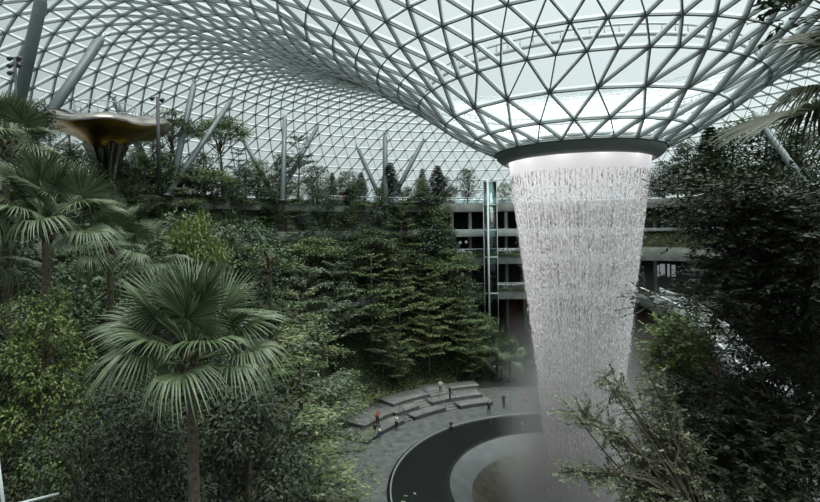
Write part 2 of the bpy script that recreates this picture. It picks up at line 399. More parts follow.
# ------------------------------------------------------------------ ground, pool, steps
def hill(r, deg):
    deg = deg % 360
    w = 0.0
    if 92 < deg < 330: w = min(1, (deg - 92) / 14.0, (330 - deg) / 20.0)
    t = min(max((r - 27.0) / 17.0, 0), 1); s = t * t * (3 - 2 * t)
    return 13.0 * s * w
def hill_xy(x, y):
    return hill(math.hypot(x - AX, y - AY), math.degrees(math.atan2(y - AY, x - AX)))
mb = MB(); mb.lathe([(16.5, 0), (18, 0), (20, 0), (24, 0), (29, 0)], 120)
pl = mb.build('plaza_floor', M['stone']); pl.location = (AX, AY, 0); tag(pl, 'wet dark stone floor around the round pool', None, None, 'structure')
vs, fs = [], []
rs = np.concatenate([np.linspace(27, 44, 24), [50, 58, 66]]); na = 144
for i in range(na):
    for r in rs:
        dg = i * 360 / na; z = hill(r, dg) + 0.04
        if r > 27: z += 0.25 * math.sin(r * 1.7 + i * 0.9) * (hill(r, dg) > 0.5)
        vs.append(pol(r, dg, z))
k = len(rs)
for i in range(na):
    for j in range(k - 1): fs.append((i*k+j, ((i+1)%na)*k+j, ((i+1)%na)*k+j+1, i*k+j+1))
sl = link('ground', np_mesh('ground', vs, np.array(fs), M['soil'], True)); tag(sl, 'dark planted slope around the plaza', None, None, 'structure')

pool = empty('pool', (AX, AY, 0), 'round pool of black granite with a pale edge under the waterfall', 'pool')
mb = MB(); mb.lathe([(16.18, 0.10), (16.18, 0.25), (16.20, 0.27), (16.28, 0.27), (16.31, 0.25), (16.31, 0.0)], 160); mb.build('pool_edge', M['pale_edge'], pool, True)
mb = MB(); mb.lathe([(16.31, 0.16), (16.5, 0.16), (16.56, 0.12), (16.56, -0.05)], 160); mb.build('outer_kerb', M['black_granite'], pool)
mb = MB(); mb.lathe([(16.2, 0.14), (14, 0.12), (12, 0.11), (11.3, 0.10), (11.18, 0.06)], 160); mb.build('shelf', M['black_granite'], pool, True)
fun_m = mat('wet_funnel_mist_tint', (0.085, 0.098, 0.097), 0.35, noise=0.25, scale=0.7)  # wet upper band, with the paleness of the mist put into its colour
mb = MB(); mb.lathe([(11.18, 0.06), (10.8, -0.12), (9.9, -0.55), (9.3, -0.95)], 128); mb.build('wet_mist_rim', fun_m, pool, True)
mb = MB(); mb.lathe([(9.3, -0.95), (8.4, -1.6), (7.0, -2.8), (5.6, -4.6), (4.3, -7.0), (3.6, -10)], 128); mb.build('funnel', mat('dark_brown_funnel', (0.05, 0.048, 0.038), 0.35, noise=0.5, scale=1.2), pool, True)

th = lambda px, py, z=0: math.degrees(math.atan2(G(px, py, z)[1] - AY, G(px, py, z)[0] - AX))
rad = lambda px, py, z=0: math.hypot(G(px, py, z)[0] - AX, G(px, py, z)[1] - AY)
def step_block(name, r0, r1, z1, a0, a1, z0=0.0):
    root = bpy.data.objects.new(name, None); COL.objects.link(root); root['kind'] = 'structure'
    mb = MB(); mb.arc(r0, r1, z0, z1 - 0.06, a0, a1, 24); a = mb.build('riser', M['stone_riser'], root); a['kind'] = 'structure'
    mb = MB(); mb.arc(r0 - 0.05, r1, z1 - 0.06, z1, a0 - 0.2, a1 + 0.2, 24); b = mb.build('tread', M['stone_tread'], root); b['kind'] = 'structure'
    return root
# seating terraces: three curving rows with stairs between them
rows = [
    (20.9, 24.5, 0.45, 136.8, 154.5), (20.7, 24.5, 0.45, 120, 132.6), (20.4, 24.5, 0.45, 102, 114.6),
    (22.7, 26.0, 0.90, 136.8, 149), (22.1, 26.0, 0.90, 127.6, 136.6), (22.1, 26.0, 0.90, 104, 122.4),
    (23.8, 26.6, 1.30, 120.5, 134), (24.4, 26.6, 1.30, 103, 112),
]
for r0, r1, z1, a0, a1 in rows: step_block('seating_terrace', r0, r1, z1, a0, a1)
for a0, a1, rr0, zz0 in ((132.7, 136.7, 21.0, 0), (114.7, 119.9, 20.6, 0), (122.5, 127.5, 22.2, .45), (112.1, 120.4, 23.8, .9)):
    root = bpy.data.objects.new('stairs', None); COL.objects.link(root); root['kind'] = 'structure'
    for k in range(3):
        mb = MB(); mb.arc(rr0 + 0.5 * k, rr0 + 3.4, zz0 + 0.15 * k - (.02 if k else 0), zz0 + 0.15 * (k + 1), a0, a1, 4); b = mb.build('tread', M['stone_tread'], root); b['kind'] = 'structure'
def handrail(deg, r0, z0, r1, z1, lab):
    t = empty('handrail', pol(r0, deg, z0), lab, 'handrail', 'thin handrails on the stone stairs')
    o = np.array(t.location); mb = MB()
    a = np.array(pol(r0, deg, z0 + 0.95)) - o; b = np.array(pol(r1, deg, z1 + 0.95)) - o
    mb.tube([a, b], 0.03, 6); mb.build('rail', M['dark_metal'], t)
    for q in (0, 0.5, 1):
        mb = MB(); p = a + (b - a) * q; mb.tube([p - (0, 0, 0.95), p], 0.025, 6); mb.build('post', M['dark_metal'], t)
handrail(134.6, 20.9, 0.0, 22.6, .45, 'dark handrail down the middle of the left flight of stone stairs')
handrail(120.0, 20.6, 0.0, 22.2, .45, 'dark handrail on the left edge of the middle flight of stone stairs')
handrail(114.6, 20.6, 0.0, 22.2, .45, 'dark handrail on the right edge of the middle flight of stone stairs')
handrail(122.4, 22.2, .45, 24.0, .9, 'dark handrail beside the small upper flight of stone stairs')

# ------------------------------------------------------------------ terraced building round the bowl
A0, A1 = 8, 212
LV = [(39.6, 11.8), (40.3, 17.5), (41.0, 21.8), (42.0, 25.8)]
def struct(name, mb, m, smooth=False, label=None):
    o = mb.build(name, m, None, smooth); o['kind'] = 'structure'
    if label: o['label'] = label
    return o
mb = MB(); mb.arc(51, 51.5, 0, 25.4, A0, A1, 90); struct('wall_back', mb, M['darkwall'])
for i, (r, z) in enumerate(LV):
    mb = MB(); mb.arc(r + 0.6, 66 if i == 3 else 51, z - 0.5, z, A0, A1, 90); struct('floor_slab', mb, M['fascia'])
# fascias and planters
mb = MB(); mb.arc(41.6, 42.2, 24.9, 26.3, A0, A1, 90); struct('deck_parapet', mb, M['concrete'])
a_mid = theta_of(640, 40)
mb = MB(); mb.arc(40.6, 41.2, 20.75, 22.0, a_mid, A1, 90); struct('gallery_fascia', mb, M['fascia'])
mb = MB(); mb.arc(39.8, 40.9, 16.2, 17.7, a_mid, A1, 90); struct('gallery_planter', mb, M['concrete'])
mb = MB(); mb.arc(39.0, 40.2, 10.5, 12.1, A0, A1, 90); struct('gallery_planter', mb, M['concrete'])
# retaining walls on the planted side, at the back of each ledge
aw = theta_of(445, 41)
mb = MB(); mb.arc(42.6, 43.2, 17, 25, aw, A1, 60); struct('retaining_wall', mb, M['concrete'])
mb = MB(); mb.arc(41.6, 42.2, 11.5, 17, aw, A1, 60); struct('retaining_wall', mb, M['concrete'])
mb = MB(); mb.arc(40.6, 41.2, 0, 11.5, aw, A1, 60); struct('retaining_wall', mb, M['concrete'])
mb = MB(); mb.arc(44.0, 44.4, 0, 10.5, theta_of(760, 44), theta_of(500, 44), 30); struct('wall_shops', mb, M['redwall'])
# columns behind the galleries
for px in (452, 470, 488, 506, 524, 655, 700, 730):
    x, y = at_r(px, 43); mb = MB(); mb.tube([(x, y, 0), (x, y, 25)], 0.32, 12); c = mb.build('pillar', M['fascia'], None, True); c['kind'] = 'structure'
# glass balustrades
def balustrade(r, z, px0, px1, lab, h=1.05):
    t0, t1 = theta_of(px1, r), theta_of(px0, r)
    tm = (t0 + t1) / 2; t = empty('balustrade', pol(r, tm, z), lab, 'railing', 'glass balustrades on the galleries'); o = np.array(t.location)
    mb = MB(); mb.arc(r - 0.012, r + 0.012, z, z + h - 0.05, t0, t1, 20); b = mb.build('glass_panel', M['glass'], t); b.location = -Vector(o)
    mb = MB(); mb.arc(r - 0.04, r + 0.04, z + h - 0.06, z + h, t0, t1, 20); b = mb.build('rail', M['white_metal'], t); b.location = -Vector(o)
    n = max(3, int((t1 - t0) / 2.4))
    for k in range(n + 1):
        mb = MB(); mb.box(np.array(pol(r, t0 + (t1 - t0) * k / n, z + h / 2)) - o, 0.05, 0.05, h); mb.build('post', M['steel'], t)
balustrade(41.9, 26.3, 440, 512, 'glass balustrade along the top deck left of the waterfall')
balustrade(40.0, 17.7, 452, 522, 'glass balustrade over the mossy concrete planter halfway up, left of the waterfall')
balustrade(39.3, 12.1, 470, 526, 'lowest glass balustrade left of the waterfall, over the lower planter')
balustrade(41.9, 26.3, 330, 438, 'glass balustrade along the top deck among the pointed trees')

# garden terrace to the right of the water
t0, t1 = theta_of(760, 40), theta_of(612, 40)
mb = MB(); mb.arc(39.3, 43, 16.9, 18.9, t0, t1, 30); struct('garden_terrace', mb, M['concrete'])
mb = MB(); prof = [(39.5, 18.9), (41.9, 20.9), (43.5, 21.3), (43.5, 18.9)]; mb.lathe(prof, 30, AX, AY, t0, t1); struct('garden_bank', mb, M['soil'])
mb = MB(); mb.arc(43.5, 44, 17, 25, t0, t1, 30); struct('retaining_wall', mb, M['darkwall'])
n = 5200; q = R_.rand(n); a = np.radians(t0 + (t1 - t0) * R_.rand(n)); rr = 39.55 + 3.6 * q; z = np.interp(rr, [39.5, 41.9, 43.5], [18.9, 20.9, 21.3])
p = np.stack([AX + rr * np.cos(a), AY + rr * np.sin(a), z], 1); d = R_.randn(n, 3) * 0.5 + (0, 0, 1)
g = link('grass', leaf_mesh('grass', p, d, R_.randn(n, 3), 0.25 + 0.3 * R_.rand(n), 0.08, M['grass'])); tag(g, 'pale grass on the sloping garden terrace right of the waterfall', None, None, 'stuff')
# lit shop front in the dark opening under the garden terrace
t0s, t1s = theta_of(760, 43), theta_of(628, 43)
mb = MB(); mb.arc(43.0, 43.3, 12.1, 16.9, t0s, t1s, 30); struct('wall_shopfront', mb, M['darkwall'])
for k, (px, w, z0, z1) in enumerate(((657, 0.5, 14.2, 16.0), (662, 0.7, 14.4, 16.2), (668, 0.35, 14.2, 16.2), (673, 0.55, 14.3, 16.1))):
    x, y = at_r(px, 42.9); rz = math.atan2(y - AY, x - AX)
    t = empty('shop_window', (x, y, z0), ('bluish lit window slot under the garden terrace, nearest the falling water', 'widest bluish lit window slot under the garden terrace',
        'narrowest bluish lit window slot under the garden terrace', 'bluish lit window slot under the garden terrace, farthest from the falling water')[k], 'window', 'lit shop windows', rz)
    mb = MB(); mb.box((-0.03, 0, (z1 - z0) / 2), 0.04, w, z1 - z0); mb.build('lit_pane', M['lit'], t)
    mb = MB()
    for s in (-1, 1): mb.box((-0.03, s * (w / 2 + 0.03), (z1 - z0) / 2), 0.1, 0.06, z1 - z0 + 0.1)
    mb.box((-0.03, 0, z1 - z0 + 0.03), 0.1, w + 0.1, 0.06); mb.box((-0.03, 0, -0.03), 0.1, w + 0.1, 0.06); mb.build('window_frame', M['dark_metal'], t)
for k, (px, z) in enumerate(((460, 19.6), (466, 19.7), (457, 14.6), (462, 13.9))):
    x, y = at_r(px, 48); t = empty('ceiling_lamp', (x, y, z), ('small round white lamp in the upper dark gallery left of the lift, beside the trees', 'small round white lamp in the upper dark gallery, nearer the lift',
        'small round white lamp in the lower dark gallery, beside the trees', 'small round white lamp low in the lower dark gallery')[k], 'lamp', 'gallery lamps')
    up = LV[2][1] - 0.5 if z > 18 else LV[1][1] - 0.5
    mb = MB(); mb.tube([(0, 0, 0.28), (0, 0, up - z)], 0.02, 6); mb.build('cord', M['dark_metal'], t)
    mb = MB(); mb.lathe([(0.001, -0.28), (0.2, -0.2), (0.28, 0), (0.2, 0.2), (0.001, 0.28)], 14); mb.build('lamp_globe', M['lit'], t, True)

# glass lift shaft
x, y = at_r(490.5, 37.6)
lift = empty('glass_lift', (x, y, 0), 'tall glass lift shaft with a white mast, in front of the galleries', 'lift')
rz = math.atan2(y, x) - PI / 2
for dx, dy in ((-1, -1), (1, -1), (1, 1), (-1, 1)):
    mb = MB(); mb.box((dx * 1.05, dy * 1.0, 14.8), 0.09, 0.09, 29.6); mb.build('corner_post', M['steel'], lift)
mb = MB(); mb.tube([(-0.35, -1.3, 0), (-0.35, -1.3, 29.7)], 0.15, 12); mb.build('mast', M['white_metal'], lift, True)
for z in (0.2, 5.8, 11.8, 17.5, 21.8, 25.8, 29.5):
    mb = MB()
    for s in (-1, 1): mb.box((0, s * 1.0, z), 2.2, 0.12, 0.2); mb.box((s * 1.05, 0, z), 0.12, 2.1, 0.2)
    mb.build('ring_beam', M['steel'], lift)
for s, nm in ((-1, 0), (1, 0)):
    mb = MB(); mb.box((0, s * 0.98, 14.8), 2.05, 0.02, 29.2); mb.build('glass_wall', M['glass'], lift)
    mb = MB(); mb.box((s * 1.03, 0, 14.8), 0.02, 1.9, 29.2); mb.build('glass_wall', M['glass'], lift)
car = None
mb = MB(); mb.box((0, 0, 11.95), 1.8, 1.7, 0.2); mb.box((0, 0, 14.4), 1.8, 1.7, 0.35); mb.box((0, 0.8, 13.2), 1.8, 0.1, 2.4); car = mb.build('lift_car', M['dark_metal'], lift)
lift.rotation_euler = (0, 0, rz)

# curved canyon ramp to the right
def ramp(pix, name, lab, thick=2.2):
    t = empty(name, P(*pix[0]) * np.array([1, 1, 0]), lab, 'walkway'); o = np.array(t.location)
    pts = [P(*q) for q in pix]; C = np.array(pts)
    ts = np.linspace(0, 1, 24); tk = np.linspace(0, 1, len(C))
    C = np.stack([np.interp(ts, tk, C[:, i]) for i in range(3)], 1)
    for _ in range(3): C[1:-1] = (C[:-2] + 2 * C[1:-1] + C[2:]) / 4
    tg = unit(np.gradient(C, axis=0) * (1, 1, 0)); nr = np.stack([tg[:, 1], -tg[:, 0], 0 * tg[:, 0]], 1)
    if nr[12] @ (C[12] - CAM) < 0: nr = -nr                     # the deck lies behind the front parapet
    def strip(sec):
        vs, fs, k = [], [], len(sec)
        for i in range(len(C)):
            for (w, z) in sec: vs.append(C[i] + nr[i] * w + (0, 0, z) - o)
        for i in range(len(C) - 1):
            for j in range(k): fs.append((i*k+j, (i+1)*k+j, (i+1)*k+(j+1)%k, i*k+(j+1)%k))
        return np.array(vs), np.array(fs)
    for nm, sec, m in (('parapet', [(0, 0), (0.2, 0), (0.2, -thick), (0, -thick)], 'white_plaster'), ('parapet', [(2.6, 0), (2.8, 0), (2.8, -thick), (2.6, -thick)], 'white_plaster'),
                       ('walkway_deck', [(0.2, -1.05), (2.6, -1.05), (2.6, -thick), (0.2, -thick)], 'fascia'), ('coping', [(-0.04, 0), (0.26, 0), (0.26, 0.08), (-0.04, 0.08)], 'white_metal')):
        v, f = strip(sec); link(nm, np_mesh(nm, v, f, M[m]), t)
    for i in (3, 12, 21):
        p = C[i] + nr[i] * 1.4 - o; mb = MB(); mb.tube([(p[0], p[1], 0), (p[0], p[1], p[2] - thick)], 0.3, 12); mb.build('pier', M['fascia'], t, True)
ramp([(640, 288, 64), (658, 296, 60), (690, 311, 54), (722, 350, 48), (752, 376, 44), (800, 398, 41)], 'walkway', 'pale curved walkway with solid parapets behind the dark tree, right of the waterfall')

# ------------------------------------------------------------------ roof columns
def roof_column(p0, d0, p1, r, lab, n=0):
    a = P(p0[0], p0[1], d0); b = roof_hit(*p1)
    base = a + (a - b) * ((a[2] - 25.8) / max(b[2] - a[2], 0.5)) if a[2] > 25.8 else a
    t = empty('roof_column', base, lab, 'column', 'leaning roof columns'); o = base
    d = unit(b - o); Ln = np.linalg.norm(b - o)
    mb = MB(); mb.tube([0 * d, d * (Ln - 1.3), d * (Ln - 0.45)], [r, r, r * 0.55], 16); mb.build('shaft', M['column'], t, True)
    mb = MB(); mb.tube([d * (Ln - 0.5), d * Ln], r * 0.3, 8)
    for k in range(3):
        q = 2 * PI * k / 3; mb.tube([d * (Ln - 0.45), d * Ln + np.array([math.cos(q), math.sin(q), 0.25]) * 0.55], r * 0.22, 6)
    mb.build('column_head', M['steel'], t)
    mb = MB(); mb.tube([(0, 0, 0), (0, 0, 0.3)], r * 1.5, 16); mb.build('base_plate', M['dark_metal'], t)
roof_column((18, 106), 40, (44, -12), 0.46, 'thickest leaning grey column, rising beside the mast of spotlights')
roof_column((45, 120), 41, (104, 35), 0.42, 'thick grey column leaning over the bronze mushroom canopy')
roof_column((173, 180), 54, (195, 80), 0.36, 'steep grey column, left one of the V beyond the thin black lamp post')
roof_column((176, 182), 54, (233, 98), 0.33, 'slanting grey column, right one of the V beyond the thin black lamp post')
roof_column((157, 182), 58, (112, 96), 0.38, 'grey column leaning left behind the bronze mushroom canopy')
roof_column((268, 186), 70, (239, 132), 0.30, 'pale thin column leaning left, standing just left of the upright dark one')
roof_column((283, 182), 66, (285, 115), 0.34, 'upright dark column behind the tall tree on the deck')
roof_column((300, 158), 76, (319, 124), 0.33, 'short column leaning right over the crown of the tall deck tree')
roof_column((379, 196), 82, (357, 146), 0.36, 'pale column leaning left, foot meeting the upright column among the pointed trees')
roof_column((385.5, 196), 80, (385, 133), 0.42, 'upright dark column in the middle of the pointed trees')
roof_column((402, 181), 84, (424, 139), 0.38, 'column leaning right among the pointed trees')
roof_column((783, 153), 62, (753, 112), 0.42, 'pale column leaning left, right of the waterfall')

# ------------------------------------------------------------------ bronze mushroom canopy
c = P(106, 150, 45)
can = empty('canopy_pavilion', (c[0], c[1], 25.8), 'bronze mirrored mushroom-shaped canopy on a flared stem among the trees', 'canopy')
def wob(r, z, a): return r * (1 + 0.05 * math.sin(3 * a) + 0.03 * math.sin(5 * a + 1)), z + 0.55 + 0.07 * r * math.sin(2 * a + 0.8) + 0.04 * r * math.sin(5 * a)
mb = MB(); mb.lathe([(1.6, 3.4), (1.9, 3.8), (2.6, 4.25), (3.6, 4.55), (4.6, 4.9), (5.1, 5.15)], 64, wob=wob); mb.build('underside', M['gold'], can, True)
mb = MB(); mb.lathe([(5.1, 5.15), (5.15, 5.3), (4.6, 5.75), (3.2, 6.1), (1.5, 6.3), (0.001, 6.35)], 64, wob=wob); mb.build('roof_skin', M['chrome'], can, True)
mb = MB(); mb.lathe([(0.55, 0), (0.75, 0.8), (1.05, 2.0), (1.35, 3.2), (1.8, 4.2)], 40, wob=lambda r, z, a: (r * (1 + 0.06 * math.cos(8 * a)), z)); mb.build('stem', M['chrome'], can, True)
mb = MB()
for k in range(20):
    q = 2 * PI * k / 20; mb.tube([(2.4 * math.cos(q), 2.4 * math.sin(q), 6.6), (2.4 * math.cos(q), 2.4 * math.sin(q), 7.7)], 0.03, 5)
mb.lathe([(2.37, 7.65), (2.43, 7.65), (2.43, 7.72), (2.37, 7.72), (2.37, 7.65)], 40); mb.build('railing', M['steel'], can)

# masts
def mast(px, py0, py1, d, r, heads, lab, nm):
    a = P(px, py0, d); z0 = 25.8 if d > 35 else hill_xy(a[0], a[1]); b = P(px - 1, py1, d); t = empty(nm, (a[0], a[1], z0), lab, 'light mast')
    hh = b[2] - z0; mb = MB(); mb.tube([(0, 0, 0), (0, 0, hh)], [r, r * 0.8], 10); mb.build('pole', M['dark_metal'], t, True)
    for dx, dz in heads:
        mb = MB(); mb.tube([(0, 0, hh + dz + 0.05), (dx * 0.7, 0, hh + dz + 0.05)], 0.03, 5); mb.build('bracket', M['dark_metal'], t)
        mb = MB(); mb.tube([(dx, -0.2, hh + dz - 0.12), (dx, 0.0, hh + dz + 0.02), (dx, 0.2, hh + dz + 0.1)], [0.17, 0.15, 0.08], 10); mb.build('spotlight', M['dark_metal'], t)
mast(159, 185, 97, 42, 0.16, [(-0.42, -0.1), (0.42, -0.25)], 'thin black lamp post right of the bronze canopy', 'lamp_post')
mast(16, 100, 57, 38, 0.10, [(-0.35, -0.1), (0.35, -0.1), (-0.35, -0.65), (0.35, -0.65), (-0.35, -1.2)], 'black mast with a cluster of spotlights at the upper left', 'spotlight_mast')
# ------------------------------------------------------------------ planting
def limb_pts(a, b, sag=0.0, wob=0.0, n=5, r=R_):
    a, b = np.asarray(a, float), np.asarray(b, float); t = np.linspace(0, 1, n)[:, None]
    p = a + (b - a) * t; p[:, 2:3] += sag * (4 * t * (1 - t))
    if wob: p[1:-1] += r.randn(n - 2, 3) * wob
    return p
def proto_tiered(seed, H_=10.0, spread=2.7, start=0.28, tiers=8, ll=0.24, dens=1.15):
    """layered tree: flat sprays of small leaves on near-level branches"""
    r = np.random.RandomState(seed); tr = MB(); Pn, Dn, Nn = [], [], []
    tr.tube(limb_pts((0, 0, 0), (r.randn() * .25, r.randn() * .25, H_ * 0.97), 0, 0.06, 7, r), np.linspace(.15, .03, 7), 7)
    for k in range(tiers):
        f = k / (tiers - 1); z = H_ * (start + (0.96 - start) * f) + r.randn() * .25
        Lb = spread * (1 - 0.72 * f ** 1.5) * (0.55 + 0.45 * min(1, (f + .15) / .3)); nb = 6 if f < .7 else 4; ph = r.rand() * 6
        for i in range(nb):
            a = ph + 2 * PI * i / nb + r.randn() * .22; Lk = Lb * (0.7 + .45 * r.rand())
            e = np.array([math.cos(a) * Lk, math.sin(a) * Lk, z + Lk * (0.24 + .18 * r.randn())])
            pts = limb_pts((0, 0, z - .25), e, .12, .03, 5, r); tr.tube(pts, np.linspace(.045, .012, 5), 4, False)
            m = int(62 * dens * (0.5 + Lk / 2.5)); t = np.clip(.28 + .78 * r.rand(m) ** .8, 0, 1.05)
            c = np.array([0, 0, z - .25]) + (e - (0, 0, z - .25)) * t[:, None]; c[:, 2] += .12 * 4 * t * (1 - t)
            side = r.randn(m) * .34 * (0.4 + t) * Lk / 2.2; pr = np.array([-math.sin(a), math.cos(a), 0])
            Pn.append(c + side[:, None] * pr + np.stack([0 * t, 0 * t, r.randn(m) * .05 - .10 * np.abs(side)], 1))
            Dn.append(np.stack([np.cos(a) + r.randn(m) * .7, np.sin(a) + r.randn(m) * .7, r.randn(m) * .25 - .12], 1)); Nn.append(np.stack([r.randn(m) * .35, r.randn(m) * .35, np.ones(m)], 1))
    p, d, n = map(np.concatenate, (Pn, Dn, Nn))
    return tr.mesh('trunk', M['bark'], True), leaf_mesh('foliage', p, d, n, ll * (.7 + .6 * r.rand(len(p))), ll * .5, M['leaf_mid'])
def proto_bushy(seed, H_=10.0, wid=2.3, base=0.22, clumps=30, per=120, ll=0.26, flat=.75):
    r = np.random.RandomState(seed); tr = MB(); Pn, Dn, Nn = [], [], []
    tr.tube(limb_pts((0, 0, 0), (r.randn() * .3, r.randn() * .3, H_ * .85), 0, .09, 7, r), np.linspace(.16, .04, 7), 7)
    for k in range(clumps):
        f = (k + .5) / clumps; z = H_ * (base + (0.95 - base) * f); w = wid * math.sin(PI * (0.14 + .80 * f)) ** .7; a = k * 2.4 + r.randn() * .3
        c = np.array([math.cos(a) * w * (.35 + .55 * r.rand()), math.sin(a) * w * (.35 + .55 * r.rand()), z]); cr = (.55 + .5 * r.rand()) * wid / 2.3
        tr.tube(limb_pts((0, 0, z - .9), c, .1, .04, 4, r), np.linspace(.05, .015, 4), 4, False)
        u = unit(r.randn(per, 3)); q = cr * (.55 + .5 * r.rand(per))[:, None]
        Pn.append(c + u * q * (1, 1, flat)); Dn.append(u * (1, 1, .4) + r.randn(per, 3) * .5 + (0, 0, -.25)); Nn.append(u * .5 + (0, 0, .9) + r.randn(per, 3) * .35)
    p, d, n = map(np.concatenate, (Pn, Dn, Nn))
    return tr.mesh('trunk', M['bark'], True), leaf_mesh('foliage', p, d, n, ll * (.7 + .6 * r.rand(len(p))), ll * .55, M['canopy_leaf'])
def proto_conifer(seed, H_=10.0, wid=1.9):
    r = np.random.RandomState(seed); tr = MB(); Pn, Dn, Nn = [], [], []
    tr.tube([(0, 0, 0), (.03, 0, H_ * .5), (0, 0, H_)], [.14, .09, .015], 7)
    for k in range(20):
        f = k / 19; z = H_ * (.12 + .84 * f); Lk = wid * (1 - f) ** .75 * (.85 + .3 * r.rand()) + .12; nb = 7
        for i in range(nb):
            a = k * 1.1 + 2 * PI * i / nb + r.randn() * .12; e = np.array([math.cos(a) * Lk, math.sin(a) * Lk, z + Lk * .12])
            tr.tube([(0, 0, z), e], [.025, .008], 3, False); m = int(26 + 44 * Lk); t = .12 + .92 * r.rand(m)
            c = np.array([0, 0, z]) + (e - (0, 0, z)) * t[:, None] + r.randn(m, 3) * .06
            sd = np.sign(r.randn(m))[:, None] * np.array([-math.sin(a), math.cos(a), 0]) * .9
            Pn.append(c); Dn.append(sd + np.array([math.cos(a), math.sin(a), .25]) + r.randn(m, 3) * .25); Nn.append(r.randn(m, 3) * .3 + (0, 0, 1))
    p, d, n = map(np.concatenate, (Pn, Dn, Nn))
    return tr.mesh('trunk', M['bark'], True), leaf_mesh('foliage', p, d, n, .40, .11, M['leaf_conifer'])
def proto_umbrella(seed, H_=10.0):
    """bare slender trunk with an open, flat, airy crown"""
    r = np.random.RandomState(seed); tr = MB(); Pn, Dn, Nn = [], [], []
    tr.tube(limb_pts((0, 0, 0), (r.randn() * .2, 0, H_ * .72), 0, .08, 6, r), np.linspace(.13, .07, 6), 7)
    for k in range(26):
        a = k * 2.4; q = math.sqrt((k + .5) / 26) * 2.5; z = H_ * (.97 - .05 * q * q / 2 + .02 * r.randn()); z -= .16 * (k % 3) * 4 * .5
        c = np.array([math.cos(a) * q, math.sin(a) * q, z]); tr.tube(limb_pts((0, 0, H_ * (.52 + .18 * r.rand())), c, -.2, .06, 5, r), np.linspace(.05, .012, 5), 4, False)
        m = 150; u = r.randn(m, 3) * (.42, .42, .13); Pn.append(c + u); Dn.append(u + r.randn(m, 3) * .4 + (0, 0, -.1)); Nn.append(r.randn(m, 3) * .35 + (0, 0, 1))
    p, d, n = map(np.concatenate, (Pn, Dn, Nn))
    return tr.mesh('trunk', M['bark'], True), leaf_mesh('foliage', p, d, n, .26, .12, M['canopy_leaf'])

PT = {'tiered': [proto_tiered(s, spread=sp) for s, sp in ((1, 2.7), (2, 3.1), (3, 2.4), (4, 2.9))], 'bushy': [proto_bushy(s, wid=w) for s, w in ((11, 2.2), (12, 2.7), (13, 1.9))],
      'conifer': [proto_conifer(s, wid=w) for s, w in ((21, 1.7), (22, 2.1))], 'umbrella': [proto_umbrella(s) for s in (31, 32)]}
PT['fine'] = [proto_bushy(s, wid=w, clumps=34, per=400, ll=.135) for s, w in ((41, 2.1), (42, 2.5))]; PT['finetiered'] = [proto_tiered(s, spread=sp, ll=.15, dens=2.6) for s, sp in ((51, 2.8), (52, 2.5))]
NAMES = {'fine': 'leafy_tree', 'finetiered': 'layered_tree', 'tiered': 'layered_tree', 'bushy': 'leafy_tree', 'conifer': 'conifer', 'umbrella': 'umbrella_tree'}
def plant(kind, base, height, lab, leafm, group=None, sxy=1.0, var=None):
    v = PT[kind]; tm, fm = v[(R_.randint(len(v)) if var is None else var) % len(v)]
    t = empty(NAMES[kind], base, lab, 'tree', group, R_.rand() * 6.28); s = height / 10.0; t.scale = (s * sxy, s * sxy, s)
    link('trunk', tm, t); f = link('foliage', fm, t)
    f.material_slots[0].link = 'OBJECT'; f.material_slots[0].material = M[leafm]
    return t
def top_at(px, py, x, y):
    """the height at (x, y) whose sight line passes picture row py"""
    return H + y * (CY - py) / F + (px - CX) / F * y * math.sin(ROLL)

